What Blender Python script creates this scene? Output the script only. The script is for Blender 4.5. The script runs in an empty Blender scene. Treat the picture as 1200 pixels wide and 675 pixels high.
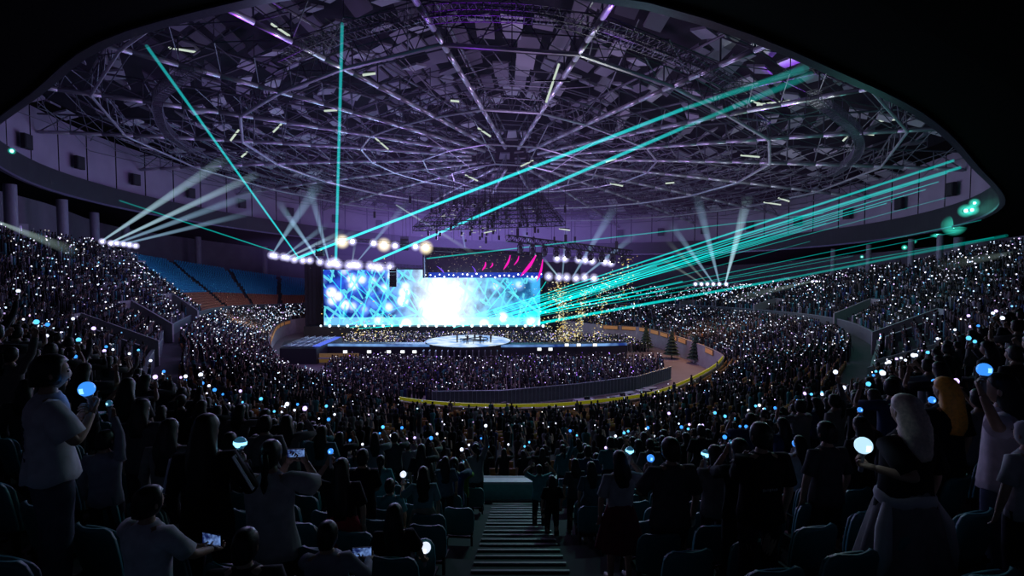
import bpy, math, random
import numpy as np
from mathutils import Vector, Matrix
random.seed(7); rng = np.random.default_rng(7)
S = bpy.context.scene
COL = S.collection
PI = math.pi
# ------------------------------------------------------------------ camera
F = 600.0; CAMZ = 16.0
PITCH = math.atan((337.5-312)/F)
cd = bpy.data.cameras.new('camera'); cam = bpy.data.objects.new('camera', cd); COL.objects.link(cam)
cam.location = (0, 0, CAMZ); cam.rotation_euler = (PI/2-PITCH, 0, 0)
cd.sensor_width = 36; cd.lens = 36*F/1200; cd.clip_start = .05; cd.clip_end = 600
S.camera = cam
CR = cam.rotation_euler.to_matrix()
def P(x, y, Y):
    d = CR @ Vector(((x-600)/F, (337.5-y)/F, -1))
    return Vector((0, 0, CAMZ)) + d*(Y/d.y)
def px(v):
    q = CR.transposed() @ (Vector(v)-Vector((0, 0, CAMZ)))
    return (600+F*q.x/-q.z, 337.5-F*q.y/-q.z) if q.z < -.05 else (-9999, -9999)
# ------------------------------------------------------------------ materials
MATS = {}
def mat(name, col, rough=.6, metal=0, em=None, es=0, noise=.25, scale=8, spec=.4, objcol=False, vcol=False):
    if name in MATS: return MATS[name]
    m = bpy.data.materials.new(name); m.use_nodes = True; nt = m.node_tree; N = nt.nodes; L = nt.links
    b = N['Principled BSDF']
    b.inputs['Roughness'].default_value = rough; b.inputs['Metallic'].default_value = metal
    b.inputs['Specular IOR Level'].default_value = spec
    tc = N.new('ShaderNodeTexCoord'); nz = N.new('ShaderNodeTexNoise'); nz.inputs['Scale'].default_value = scale
    L.new(tc.outputs['Object'], nz.inputs['Vector'])
    mr = N.new('ShaderNodeMapRange'); mr.inputs['To Min'].default_value = 1-noise; mr.inputs['To Max'].default_value = 1+noise
    L.new(nz.outputs['Fac'], mr.inputs['Value'])
    mx = N.new('ShaderNodeVectorMath'); mx.operation = 'SCALE'; L.new(mr.outputs['Result'], mx.inputs['Scale'])
    if objcol:
        oi = N.new('ShaderNodeObjectInfo'); L.new(oi.outputs['Color'], mx.inputs[0])
    elif vcol:
        at = N.new('ShaderNodeAttribute'); at.attribute_name = 'tint'; L.new(at.outputs['Color'], mx.inputs[0])
    else: mx.inputs[0].default_value = col[:3]
    L.new(mx.outputs['Vector'], b.inputs['Base Color'])
    if em is not None:
        b.inputs['Emission Color'].default_value = (*em, 1); b.inputs['Emission Strength'].default_value = es
        m.cycles.emission_sampling = 'NONE'
    MATS[name] = m; return m
def emis(name, col, st, sample='NONE'):
    if name in MATS: return MATS[name]
    m = bpy.data.materials.new(name); m.use_nodes = True; nt = m.node_tree; nt.nodes.clear()
    o = nt.nodes.new('ShaderNodeOutputMaterial'); e = nt.nodes.new('ShaderNodeEmission')
    if col is None:
        at = nt.nodes.new('ShaderNodeAttribute'); at.attribute_name = 'tint'; nt.links.new(at.outputs['Color'], e.inputs['Color'])
    else: e.inputs['Color'].default_value = (*col, 1)
    e.inputs['Strength'].default_value = st
    nt.links.new(e.outputs[0], o.inputs['Surface']); m.cycles.emission_sampling = sample
    MATS[name] = m; return m
def beam_mat(name, col, st, power=1.5, fade=.0, lo=0.15):
    """light travelling through haze: additive, softer to the silhouette, fading along local Z (0..1 from lamp to end)"""
    m = bpy.data.materials.new(name); m.use_nodes = True; nt = m.node_tree; nt.nodes.clear(); N = nt.nodes; L = nt.links
    o = N.new('ShaderNodeOutputMaterial'); e = N.new('ShaderNodeEmission'); t = N.new('ShaderNodeBsdfTransparent'); a = N.new('ShaderNodeAddShader')
    e.inputs['Color'].default_value = (*col, 1)
    lw = N.new('ShaderNodeLayerWeight'); lw.inputs['Blend'].default_value = .5
    iv = N.new('ShaderNodeMath'); iv.operation = 'SUBTRACT'; iv.inputs[0].default_value = 1; L.new(lw.outputs['Facing'], iv.inputs[1])
    pw = N.new('ShaderNodeMath'); pw.operation = 'POWER'; L.new(iv.outputs[0], pw.inputs[0]); pw.inputs[1].default_value = power
    at = N.new('ShaderNodeAttribute'); at.attribute_name = 'along'
    mr = N.new('ShaderNodeMapRange'); mr.inputs['To Min'].default_value = 1; mr.inputs['To Max'].default_value = lo; L.new(at.outputs['Fac'], mr.inputs['Value'])
    mu = N.new('ShaderNodeMath'); mu.operation = 'MULTIPLY'; L.new(pw.outputs[0], mu.inputs[0]); L.new(mr.outputs[0], mu.inputs[1])
    m2 = N.new('ShaderNodeMath'); m2.operation = 'MULTIPLY'; L.new(mu.outputs[0], m2.inputs[0]); m2.inputs[1].default_value = st
    L.new(m2.outputs[0], e.inputs['Strength']); L.new(e.outputs[0], a.inputs[0]); L.new(t.outputs[0], a.inputs[1]); L.new(a.outputs[0], o.inputs['Surface'])
    m.cycles.emission_sampling = 'NONE'
    return m
# ------------------------------------------------------------------ mesh builder
class MB:
    def __init__(s): s.v = []; s.f = []; s.m = []; s.at = []
    def add(s, vs, fs, mi=0):
        b = len(s.v); s.v.extend([tuple(p) for p in vs]); s.f.extend([tuple(b+i for i in f) for f in fs]); s.m.extend([mi]*len(fs)); return s
    def box(s, c, d, mi=0, rz=0, mtx=None):
        vs = [Vector((x*d[0]/2, y*d[1]/2, z*d[2]/2)) for x in (-1, 1) for y in (-1, 1) for z in (-1, 1)]
        R = mtx if mtx is not None else Matrix.Rotation(rz, 3, 'Z')
        vs = [R @ v + Vector(c) for v in vs]
        return s.add(vs, [(0, 1, 3, 2), (4, 6, 7, 5), (0, 4, 5, 1), (2, 3, 7, 6), (0, 2, 6, 4), (1, 5, 7, 3)], mi)
    def tube(s, a, b, r0, r1=None, n=8, mi=0, cap=True):
        r1 = r0 if r1 is None else r1; a = Vector(a); b = Vector(b); d = b-a
        if d.length < 1e-6: return s
        q = d.to_track_quat('Z', 'Y'); vs = []
        for p, r in ((a, r0), (b, r1)):
            for i in range(n):
                t = 2*PI*i/n; vs.append(p + q @ Vector((r*math.cos(t), r*math.sin(t), 0)))
        fs = [(i, (i+1) % n, n+(i+1) % n, n+i) for i in range(n)]
        if cap: fs += [tuple(range(n))[::-1], tuple(range(n, 2*n))]
        return s.add(vs, fs, mi)
    def path(s, pts, r, n=6, mi=0):
        for a, b in zip(pts[:-1], pts[1:]): s.tube(a, b, r, r, n, mi)
        return s
    def loft(s, rings, mi=0, close=True, cap=True):
        n = len(rings[0]); vs = [p for r in rings for p in r]; fs = []
        for k in range(len(rings)-1):
            for i in range(n if close else n-1):
                j = (i+1) % n; fs.append((k*n+i, k*n+j, (k+1)*n+j, (k+1)*n+i))
        if cap and close: fs += [tuple(range(n))[::-1], tuple(range((len(rings)-1)*n, len(rings)*n))]
        return s.add(vs, fs, mi)
    def sph(s, c, r, nu=10, nv=7, mi=0, fn=None):
        c = Vector(c); r = (r, r, r) if not hasattr(r, '__len__') else r; vs = []; fs = []
        for k in range(nv+1):
            ph = PI*k/nv
            for i in range(nu):
                t = 2*PI*i/nu; p = Vector((math.sin(ph)*math.cos(t), math.sin(ph)*math.sin(t), math.cos(ph)))
                if fn: p = fn(p)
                vs.append(c+Vector((p.x*r[0], p.y*r[1], p.z*r[2])))
        for k in range(nv):
            for i in range(nu):
                j = (i+1) % nu
                if k == 0: fs.append((i, nu+i, nu+j))
                elif k == nv-1: fs.append((k*nu+i, (k+1)*nu+i, k*nu+j))
                else: fs.append((k*nu+i, (k+1)*nu+i, (k+1)*nu+j, k*nu+j))
        return s.add(vs, fs, mi)
    def truss(s, a, b, w=.5, h=None, n=None, r=.04, mi=0):
        a = Vector(a); b = Vector(b); h = h or w; d = (b-a); n = n or max(2, int(d.length/w)); d.normalize()
        sd = d.cross(Vector((0, 0, 1))).normalized()*w/2; up = Vector((0, 0, h/2))
        cs = [sd+up, sd-up, -sd-up, -sd+up]
        for c in cs: s.tube(a+c, b+c, r, n=5, mi=mi)
        L = (b-a)/n
        for k in range(n):
            p = a+L*k; q = p+L
            for i in range(4):
                c0, c1 = cs[i], cs[(i+1) % 4]
                if k % 2: c0, c1 = c1, c0
                s.tube(p+c0, q+c1, r*.6, n=4, mi=mi)
            for i in range(4): s.tube(p+cs[i], p+cs[(i+1) % 4], r*.6, n=4, mi=mi)
        return s
    def mesh(s, name, mats, smooth=False):
        me = bpy.data.meshes.new(name); me.from_pydata(s.v, [], s.f)
        for m in (mats if isinstance(mats, (list, tuple)) else [mats]): me.materials.append(m)
        if isinstance(mats, (list, tuple)) and len(mats) > 1: me.polygons.foreach_set('material_index', s.m)
        if smooth: me.polygons.foreach_set('use_smooth', [True]*len(me.polygons))
        me.update(); return me
    def build(s, name, mats, parent=None, smooth=False):
        return link(name, s.mesh(name, mats, smooth), parent)
def link(name, me, parent=None):
    o = bpy.data.objects.new(name, me); COL.objects.link(o)
    if parent is not None: o.parent = parent
    return o
def tag(o, label=None, cat=None, group=None, kind=None):
    if label: o['label'] = label
    if cat: o['category'] = cat
    if group: o['group'] = group
    if kind: o['kind'] = kind
    return o
def empty(name, loc=(0, 0, 0), rz=0):
    o = bpy.data.objects.new(name, None); COL.objects.link(o); o.location = loc; o.rotation_euler = (0, 0, rz); return o
def dup(root, M, label=None, group=None):
    r = root.copy(); COL.objects.link(r); r.matrix_world = M
    if label: r['label'] = label
    if group: r['group'] = group
    for ch in list(root.children):
        c = ch.copy(); COL.objects.link(c); c.parent = r
        for g in list(ch.children):
            d = g.copy(); COL.objects.link(d); d.parent = c
    return r
def TM(loc, rz=0, sc=1): return Matrix.Translation(loc) @ Matrix.Rotation(rz, 4, 'Z') @ Matrix.Scale(sc, 4)
def big_mesh(name, V, Fq, mats, tint=None, mi=None):
    """numpy verts (n,3), faces (m,4) (triangles repeat handled by separate call)"""
    me = bpy.data.meshes.new(name); n = len(V); m, k = Fq.shape
    me.vertices.add(n); me.vertices.foreach_set('co', V.astype(np.float32).ravel())
    me.loops.add(m*k); me.loops.foreach_set('vertex_index', Fq.astype(np.int32).ravel())
    me.polygons.add(m); me.polygons.foreach_set('loop_start', np.arange(0, m*k, k, dtype=np.int32))
    for x in mats: me.materials.append(x)
    if mi is not None: me.polygons.foreach_set('material_index', mi.astype(np.int32))
    me.update(calc_edges=True)
    if tint is not None:
        a = me.color_attributes.new('tint', 'FLOAT_COLOR', 'POINT')
        c = np.ones((n, 4), np.float32); c[:, :3] = tint; a.data.foreach_set('color', c.ravel())
    return me
def tile(name, TV, TF, Mts, mats, tints):
    """copies a small template mesh (TV, TF with k-gons) to many places: Mts (n,4) = x,y,z,rot ; tints (n, nv, 3)"""
    n = len(Mts); nv = len(TV)
    c, s_ = np.cos(Mts[:, 3])[:, None], np.sin(Mts[:, 3])[:, None]
    sc = Mts[:, 4][:, None] if Mts.shape[1] > 4 else 1.0
    X = (TV[None, :, 0]*c - TV[None, :, 1]*s_)*sc + Mts[:, 0:1]
    Y = (TV[None, :, 0]*s_ + TV[None, :, 1]*c)*sc + Mts[:, 1:2]
    Z = TV[None, :, 2]*sc + Mts[:, 2:3]
    V = np.stack([X, Y, Z], -1).reshape(-1, 3)
    Fq = (TF[None] + (np.arange(n)*nv)[:, None, None]).reshape(-1, TF.shape[1])
    return big_mesh(name, V, Fq, mats, tints.reshape(-1, 3) if tints is not None else None)
def spline(pts, u):
    n = len(pts); u = min(max(u, 0), n-1-1e-6); k = int(u); t = u-k
    p = [Vector(pts[min(max(k+i, 0), n-1)]) for i in (-1, 0, 1, 2)]
    return .5*((2*p[1]) + (p[2]-p[0])*t + (2*p[0]-5*p[1]+4*p[2]-p[3])*t*t + (-p[0]+3*p[1]-3*p[2]+p[3])*t**3)

M_conc = mat('concrete', (.22, .22, .24), .9, scale=2)
M_dark = mat('dark_paint', (.02, .02, .025), .7)
M_black = mat('black_metal', (.012, .012, .015), .5, .3)
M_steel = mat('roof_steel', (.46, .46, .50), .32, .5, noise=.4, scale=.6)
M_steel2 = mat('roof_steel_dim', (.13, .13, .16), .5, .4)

# ================================================================== ROOF
RP = [(-1, 19.8), (4.4, 20.2), (9.2, 22), (14.5, 24.8), (24, 30.5), (35, 39.5), (52, 55), (60, 72), (60, 92), (52, 112), (36, 128), (14, 139), (-14, 141),
      (-38, 131), (-55, 112), (-63, 90), (-62, 70), (-53.5, 53), (-45, 44), (-29.5, 32.5), (-20, 25.6), (-10.8, 21.4), (-6.5, 20.2)]
def ring_pts(n=120):
    raw = []; m = len(RP)
    for k in range(m):
        for t in np.linspace(0, 1, 12, endpoint=False):
            p = [Vector((*RP[(k+i) % m], 0)) for i in (-1, 0, 1, 2)]
            raw.append(.5*((2*p[1]) + (p[2]-p[0])*t + (2*p[0]-5*p[1]+4*p[2]-p[3])*t*t + (-p[0]+3*p[1]-3*p[2]+p[3])*t**3))
    raw = np.array([(p.x, p.y) for p in raw]); 
    ang = np.unwrap(np.arctan2(raw[:, 0], -(raw[:, 1]-80)))
    return raw, ang
RAW, ANG = ring_pts()
RC = np.array((0., 80.))
if ANG[-1] < ANG[0]: RAW = RAW[::-1]; ANG = ANG[::-1]
def rdir(a):
    """ring plan point at angle a (0 = towards camera, growing to the right)"""
    a0 = ANG[0]; aa = (a-a0) % (2*PI) + a0
    x = np.interp(aa, np.append(ANG, ANG[0]+2*PI), np.append(RAW[:, 0], RAW[0, 0])); y = np.interp(aa, np.append(ANG, ANG[0]+2*PI), np.append(RAW[:, 1], RAW[0, 1]))
    return np.array((x, y))
def rp(a, r):
    q = RC + (rdir(a)-RC)*r; return q
def zb(q): return 27.5-.055*q[1]-.04*q[0]
def zr(q, r): return 36.2-.065*q[1]-.04*q[0]+1.5*(1-r*r)
def ringv(a, r, dz=0, base='r'):
    q = rp(a, r); return Vector((q[0], q[1], (zr(q, r) if base == 'r' else zb(q))+dz))
NA = 144; AA = [2*PI*k/NA for k in range(NA)]
# fascia of the opening, soffit over the seats, drum wall
m = MB(); m.loft([[ringv(a, 1.0, 0, 'b') for a in AA], [ringv(a, 1.0, 3.0, 'b') for a in AA], [ringv(a, 1.03, 3.0, 'b') for a in AA], [ringv(a, 1.03, .1, 'b') for a in AA]], cap=False)
tag(m.build('trim_1', mat('fascia_board', (.02, .02, .026), .6, scale=.5)), kind='structure')
m = MB(); m.loft([[ringv(a, .998, -.12, 'b') for a in AA], [ringv(a, .998, .12, 'b') for a in AA], [ringv(a, 1.006, .12, 'b') for a in AA], [ringv(a, 1.006, -.12, 'b') for a in AA], [ringv(a, .998, -.12, 'b') for a in AA]], cap=False)
tag(m.build('trim_2', mat('edge_strip', (.14, .12, .2), .4, .5)), kind='structure')  # strip in a lighter tone stands in for light on the lip edge
def soffit_mat():
    m = mat('perforated_soffit', (.01, .01, .012), .9, spec=.03); nt = m.node_tree; N = nt.nodes; L = nt.links; b = N['Principled BSDF']
    tc = N.new('ShaderNodeTexCoord'); br = N.new('ShaderNodeTexBrick'); br.inputs['Scale'].default_value = 1.6
    br.inputs['Color1'].default_value = (.006, .006, .007, 1); br.inputs['Color2'].default_value = (.002, .002, .0025, 1); br.inputs['Mortar'].default_value = (.002, .002, .002, 1); br.inputs['Mortar Size'].default_value = .06
    L.new(tc.outputs['Object'], br.inputs['Vector']); L.new(br.outputs['Color'], b.inputs['Base Color']); return m
m = MB(); m.loft([[ringv(a, 1.0, 0, 'b') for a in AA], [ringv(a, 1.08, -.3, 'b') for a in AA], [ringv(a, 1.55, -1.2 if True else 0, 'b') for a in AA]], cap=False)
tag(m.build('ceiling.001', soffit_mat()), kind='structure')
def drum_mat():
    m = mat('drum_wall_panels', (.30, .25, .33), .7, spec=.2); nt = m.node_tree; N = nt.nodes; L = nt.links; b = N['Principled BSDF']
    at = N.new('ShaderNodeAttribute'); at.attribute_name = 'tint'
    L.new(at.outputs['Color'], b.inputs['Base Color']); return m
DN = 72
for nm, lo, hi in (('wall_right', 0, DN//2), ('wall_left', DN//2, DN)):
    m = MB()
    for k in range(lo, hi):
        a0 = 2*PI*(k+.02)/DN; a1 = 2*PI*(k+.98)/DN
        pts = [ringv(a0, 1.035, 2.6, 'b'), ringv(a1, 1.035, 2.6, 'b'), ringv(a1, 1.035, 3.2), ringv(a0, 1.035, 3.2)]
        m.add(pts, [(0, 1, 2, 3)], 0)
        b0 = 2*PI*(k-.02)/DN; b1 = 2*PI*(k+.02)/DN
        m.add([ringv(b0, 1.045, 2.6, 'b'), ringv(b1, 1.045, 2.6, 'b'), ringv(b1, 1.045, 3.2), ringv(b0, 1.045, 3.2)], [(0, 1, 2, 3)], 1)
    tag(m.build(nm, [mat('drum_panel', (.28, .24, .32), .7, scale=.3), M_black]), kind='structure')
# vents / loudspeakers on the drum wall
vm = MB().box((0, 0, 0), (1.5, .5, 1.9)).box((0, .27, 0), (1.2, .06, 1.6), 1).mesh('wall_speaker', [M_black, M_dark])
first = True
for k in range(DN):
    if k % 2: continue
    a = 2*PI*(k+.5)/DN
    if not (.22*PI < a < .9*PI or 1.1*PI < a < 1.78*PI): continue
    p = ringv(a, 1.02, 5.6, 'b'); q = RC-np.array((p.x, p.y))
    x_, y_ = px(p)
    if not (-10 < x_ < 1210): continue
    o = link('wall_speaker', vm); o.location = p; o.rotation_euler = (0, 0, math.atan2(q[1], q[0])-PI/2)
    tag(o, 'small black box speaker mounted on the pale drum wall, %s side of roof opening' % ('right' if a < PI else 'left'), 'speaker', 'speakers on the %s drum wall' % ('right' if a < PI else 'left'))
# roof deck and hanging panels
m = MB(); NR = 14
m.loft([[ringv(a, r, 6+5*(1-r*r)) for a in AA] for r in np.linspace(1.04, .004, NR)], cap=False)
tag(m.build('ceiling', mat('roof_deck', (.022, .018, .03), .9)), kind='structure')
m = MB(); NS = 20
for s_ in range(NS):
    for ir in range(17):
        r0 = .10+ir*.055
        nn = max(1, int(round(4.6*(r0*1.1+.1))))
        for j in range(nn):
            if random.random() < .2: continue
            a0 = 2*PI*(s_+.5+(j+.16)/nn)/NS; a1 = 2*PI*(s_+.5+(j+.84)/nn)/NS; r1 = r0+random.choice((.026, .030, .034))
            h0 = 2.9+random.uniform(-.3, .3)+3.2*(1-r0*r0); t = random.choice((-.5, .3, .9, 1.2)); tw = random.uniform(-.25, .25)
            p = [ringv(a0, r0, h0), ringv(a1, r0, h0+tw), ringv(a1, r1, h0+t+tw), ringv(a0, r1, h0+t)]
            m.add(p+[v+Vector((0, 0, .25)) for v in p], [(3, 2, 1, 0), (4, 5, 6, 7), (0, 1, 5, 4), (2, 3, 7, 6), (1, 2, 6, 5), (3, 0, 4, 7)], random.choice((0, 0, 1, 2)))
o = m.build('ceiling.002', [mat('baffle_panel', (.34, .32, .38), .6, noise=.25, scale=.15), mat('baffle_panel_dim', (.20, .18, .23), .7, noise=.35, scale=.2), mat('baffle_panel_pale', (.5, .48, .53), .5, noise=.2, scale=.2)]); tag(o, kind='structure')
# radial trusses
ringsR = (.36, .62, .86)
for k in range(NS):
    a = 2*PI*(k+.5)/NS
    root = empty('roof_truss', ringv(a, .62)); tag(root, 'radial steel roof truss of the arena dome', 'truss', 'radial roof trusses', 'structure')
    off = Vector(root.location)
    def rel(v): return v-off
    rs = np.linspace(.1, 1.03, 16)
    low = [rel(ringv(a, r, 0)) for r in rs]; up = [rel(ringv(a, r, 2.4)) for r in rs]
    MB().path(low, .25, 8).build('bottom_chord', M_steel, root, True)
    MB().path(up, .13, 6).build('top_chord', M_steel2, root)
    w = MB()
    for i in range(len(rs)-1):
        w.tube(low[i], up[i], .08, n=5); w.tube(up[i], low[i+1], .08, n=5)
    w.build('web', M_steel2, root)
for ri, r in enumerate(ringsR):
    root = empty('roof_ring_beam', ringv(0, r)); tag(root, ('inner', 'middle', 'outer')[ri]+' polygonal ring beam of the steel roof', 'ring beam', None, 'structure'); off = Vector(root.location)
    nd = [ringv(2*PI*(k+.5)/NS, r, -.15)-off for k in range(NS+1)]; nu = [v+Vector((0, 0, 2.4)) for v in nd]
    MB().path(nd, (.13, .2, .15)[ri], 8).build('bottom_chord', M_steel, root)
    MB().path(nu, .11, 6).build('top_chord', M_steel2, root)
    w = MB()
    for k in range(NS):
        for j in range(4):
            t0 = j/4; t1 = (j+.5)/4; t2 = (j+1)/4
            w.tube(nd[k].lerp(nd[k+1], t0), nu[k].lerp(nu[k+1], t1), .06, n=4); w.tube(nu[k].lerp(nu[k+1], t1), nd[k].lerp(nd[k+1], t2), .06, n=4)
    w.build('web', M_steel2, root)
# hub ring hanging under the centre
root = empty('roof_hub_ring', (0, 80, 30)); tag(root, 'small double ring frame hanging at the middle of the roof', 'ring beam', None, 'structure')
h = MB()
for r, dz in ((.22, -1.5), (.15, -3.0)):
    nd = [ringv(2*PI*(k+.5)/12, r, dz)-Vector((0, 80, 30)) for k in range(13)]; h.path(nd, .11, 6)
for k in range(12):
    a = 2*PI*(k+.5)/12; h.tube(ringv(a, .22, -1.5)-Vector((0, 80, 30)), ringv(a, .15, -3)-Vector((0, 80, 30)), .06, n=4); h.tube(ringv(a, .22, -1.5)-Vector((0, 80, 30)), ringv(a, .3, 0)-Vector((0, 80, 30)), .06, n=4)
h.build('ring_frame', M_steel, root)
# secondary bracing per bay
for s_ in range(NS):
    a0 = 2*PI*(s_+.5)/NS; a1 = a0+2*PI/NS; w = MB()
    for ir, r in enumerate(np.arange(.16, 1.0, .062)):
        w.tube(ringv(a0, r, .3), ringv(a1, r, .3), .055, n=4)
        if ir % 2 == 0:
            w.tube(ringv(a0, r, 2.2), ringv(a1, r, 2.2), .07, n=4)
        if r > .3 and random.random() < .85:
            am = (a0+a1)/2; w.tube(ringv(a0, r, .2), ringv(am, r+.062, .3), .05, n=4); w.tube(ringv(am, r+.062, .3), ringv(a1, r, .2), .05, n=4)
            w.tube(ringv(am, r, .3), ringv(am, r, 2.3), .045, n=4); w.tube(ringv(am, r, 2.3), ringv(a0, r+.03, .3), .045, n=4)
        if random.random() < .5:
            t = random.random(); t2 = min(1, max(0, t+random.uniform(-.5, .5)))
            w.tube(ringv(a0+(a1-a0)*t, r, .2), ringv(a0+(a1-a0)*t2, min(1, r+.15), 2.3), .06, n=4)
    tag(w.build('roof_bracing', M_steel2), 'thin steel bracing bars between two radial roof trusses', 'bracing', 'roof bracing bays', 'structure')
# ring catwalk near the lip with gear, bright strips of lit metal
for (a0, a1, r) in ((-.55, .62, .70), (.75, 1.5, .78), (-1.5, -.75, .76)):
    root = empty('catwalk', (0, 0, 0)); tag(root, 'narrow steel catwalk with railings hung in the %s of the roof' % ('front' if a0 > -.6 and a0 < 0 else 'right side' if a0 > 0 else 'left side'), 'catwalk', None, 'structure')
    pts = [ringv(a, r, -.2) for a in np.linspace(a0, a1, 22)]; w = MB()
    for p, q in zip(pts[:-1], pts[1:]): w.truss(p, q, 1.0, .9, 4, .035)
    w.build('walkway_frame', M_steel2, root)
for i in range(70):     # roof luminaires / reflective strips catching light
    pass

# ================================================================== BOWL
cols = [((-30, 138, 2.5), (-38, 148, 6), (-46, 163, 11)), ((-51.8, 122, 2.5), (-55.5, 131, 6), (-62, 150, 12)), ((-43.7, 92, 2.5), (-57, 100, 7.5), (-75, 108, 17.5)),
        ((-29.6, 65.8, 2.5), (-46.7, 70, 7.5), (-64, 75, 19.3)), ((-20, 55.8, 2.5), (-36, 52, 7.8), (-56, 50, 19.5)), ((-14, 50, 2.5), (-26, 36, 8.2), (-42, 26, 19)),
        ((-7.7, 46.2, 2.5), (-14, 22, 8.8), (-17, 4, 20.6)), ((0, 45, 2.5), (0, 14.1, 9.5), (0, -6, 16.5)), ((7, 46.2, 2.5), (14, 22, 8.8), (17, 4, 20.6)),
        ((15.4, 51, 2.5), (27, 38, 8.2), (43, 28, 19)), ((26.9, 66, 2.5), (42, 60, 8), (60, 58, 18.5)), ((30.5, 78, 2.5), (46, 80, 8), (65, 86, 15.5)),
        ((27.7, 104, 2.5), (42, 118, 6.5), (58, 132, 9.5)), ((18.5, 111, 2.5), (30, 130, 6), (40, 148, 8.5)), ((8, 125, 2.5), (14, 142, 6), (20, 160, 8.5))]
NC = len(cols)-1
c0 = [c[0] for c in cols]; c2 = [c[1] for c in cols]; c3 = [c[2] for c in cols]
def C0(u): return spline(c0, u)
def C2(u): return spline(c2, u)
def C3(u): return spline(c3, u)
def C1(u):
    a = C0(u); b = C2(u); d = b-a; L = math.hypot(d.x, d.y); k = 1-2.0/max(L, 4)
    p = a.lerp(b, k); p.z = b.z-1.0; return p
NL, NU = 20, 24
def floorz(tier, u, k):
    a, b, n = (C0(u), C1(u), NL) if tier == 0 else (C2(u), C3(u), NU)
    p = a.lerp(b, k/n); return p
US = np.linspace(0, NC, NC*14+1)
def tier_mesh(tier, u0=0, u1=NC):
    n = NL if tier == 0 else NU; m = MB(); us = [u for u in US if u0 <= u <= u1]
    rings = []
    for k in range(n):
        z = [floorz(tier, u, k).z for u in us]
        ra = []; rb = []
        for u, zz in zip(us, z):
            p = floorz(tier, u, k); q = floorz(tier, u, k+1); ra.append(Vector((p.x, p.y, zz))); rb.append(Vector((q.x, q.y, zz)))
        rings += [ra, rb]
    rings.append([floorz(tier, u, n) for u in us])
    m.loft(rings, close=False); return m
M_terr = mat('terrace_concrete', (.055, .055, .06), .9, scale=1.5)
for tier, nm in ((0, 'floor.001'), (1, 'floor.002')):
    tag(tier_mesh(tier).build(nm, M_terr), kind='structure')
# walkway between the tiers, front wall, tier barrier, concourse
m = MB(); m.loft([[C1(u) for u in US], [Vector((C2(u).x, C2(u).y, C1(u).z)) for u in US]], close=False); tag(m.build('floor.003', M_terr), kind='structure')
def wallstrip(fn, h0, h1, th, name, mt, u0=0, u1=NC, kind='structure', skip=None):
    m = MB(); us = [u for u in np.linspace(u0, u1, int((u1-u0)*14)+2)]
    A = [fn(u) for u in us]; m2 = []
    for i, u in enumerate(us):
        d = (fn(min(u+.03, NC))-fn(max(u-.03, 0))); n = Vector((d.y, -d.x, 0)).normalized()*th/2; m2.append(n)
    rings = [[a+n+Vector((0, 0, h0)) for a, n in zip(A, m2)], [a+n+Vector((0, 0, h1)) for a, n in zip(A, m2)], [a-n+Vector((0, 0, h1)) for a, n in zip(A, m2)], [a-n+Vector((0, 0, h0)) for a, n in zip(A, m2)]]
    m.loft(rings, close=False); o = m.build(name, mt); return tag(o, kind=kind)
M_wall = mat('arena_front_wall', (.30, .25, .25), .8, scale=1)
wallstrip(C0, -2.5, .9, .3, 'wall_front', M_wall)
M_par = mat('tier_parapet', (.09, .12, .12), .7)
wallstrip(C2, -1.05, .5, .2, 'wall_tier', M_par)
wallstrip(C2, .5, .58, .26, 'trim_3', mat('parapet_cap', (.2, .24, .24), .5))
def C3o(u): p = C3(u); q = C2(u); d = p-q; d.z = 0; d.normalize(); return p+d*7
m = MB(); m.loft([[C3(u) for u in US], [C3o(u) for u in US]], close=False); tag(m.build('floor.004', M_terr), kind='structure')
m = MB()
def ztop(p): return max(zb((p.x, p.y)), p.z)+.5
m.loft([[C3o(u) for u in US], [Vector((C3o(u).x, C3o(u).y, ztop(C3o(u)))) for u in US]], close=False)
tag(m.build('wall_back', mat('concourse_wall', (.13, .12, .15), .8, scale=.4)), kind='structure')
# yellow tape line on the rail of the front wall
wallstrip(C0, 1.0, 1.28, .14, 'trim_4', mat('yellow_rail_strip', (.55, .52, .03), .5, em=(.6, .6, .02), es=.16), 5.55, 10.3)
# arena floor
m = MB(); m.add([(-90, -20, 0), (90, -20, 0), (90, 180, 0), (-90, 180, 0)], [(0, 1, 2, 3)]); tag(m.build('floor', mat('arena_floor', (.20, .15, .16), .6, scale=.3)), kind='structure')
# orange advertising-style barrier panels on the front wall, right and left
pm = MB()
for i in range(1): pm.box((0, 0, 0), (3.3, .14, .9)).box((0, .09, 0), (3.0, .04, .66), 1)
pme = pm.mesh('barrier_panel', [mat('barrier_frame', (.2, .12, .05), .6), mat('orange_panel', (.75, .33, .1), .6, em=(.6, .25, .06), es=.12)])
def along_list(fn, ua, ub, step):
    out = []; u = ua; p = fn(u); acc = 0; du = .004 if ub > ua else -.004
    while (u < ub) if ub > ua else (u > ub):
        q = fn(u+du); acc += (q-p).length; p = q; u += du
        if acc >= step: out.append((u, q.copy(), (fn(u+du)-fn(u-du)).normalized())); acc = 0
    return out
for ua, ub, lab in ((10.75, 11.15, 'on the corner of the right-hand lower tier'), (11.3, 13.0, 'along the far right front wall'), (1.0, 2.25, 'along the far left front wall')):
    for u, p, d in along_list(C0, ua, ub, 3.9):
        o = link('barrier_panel', pme); nrm = Vector((-d.y, d.x, 0)); nrm *= -1 if nrm.dot(Vector((-p.x, 80-p.y, 0))) < 0 else 1
        o.location = p+Vector((0, 0, .45))+nrm*.24; o.rotation_euler = (0, 0, math.atan2(nrm.y, nrm.x)-PI/2)
        tag(o, 'orange barrier panel '+lab, 'barrier panel', 'orange barrier panels '+lab)

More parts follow.
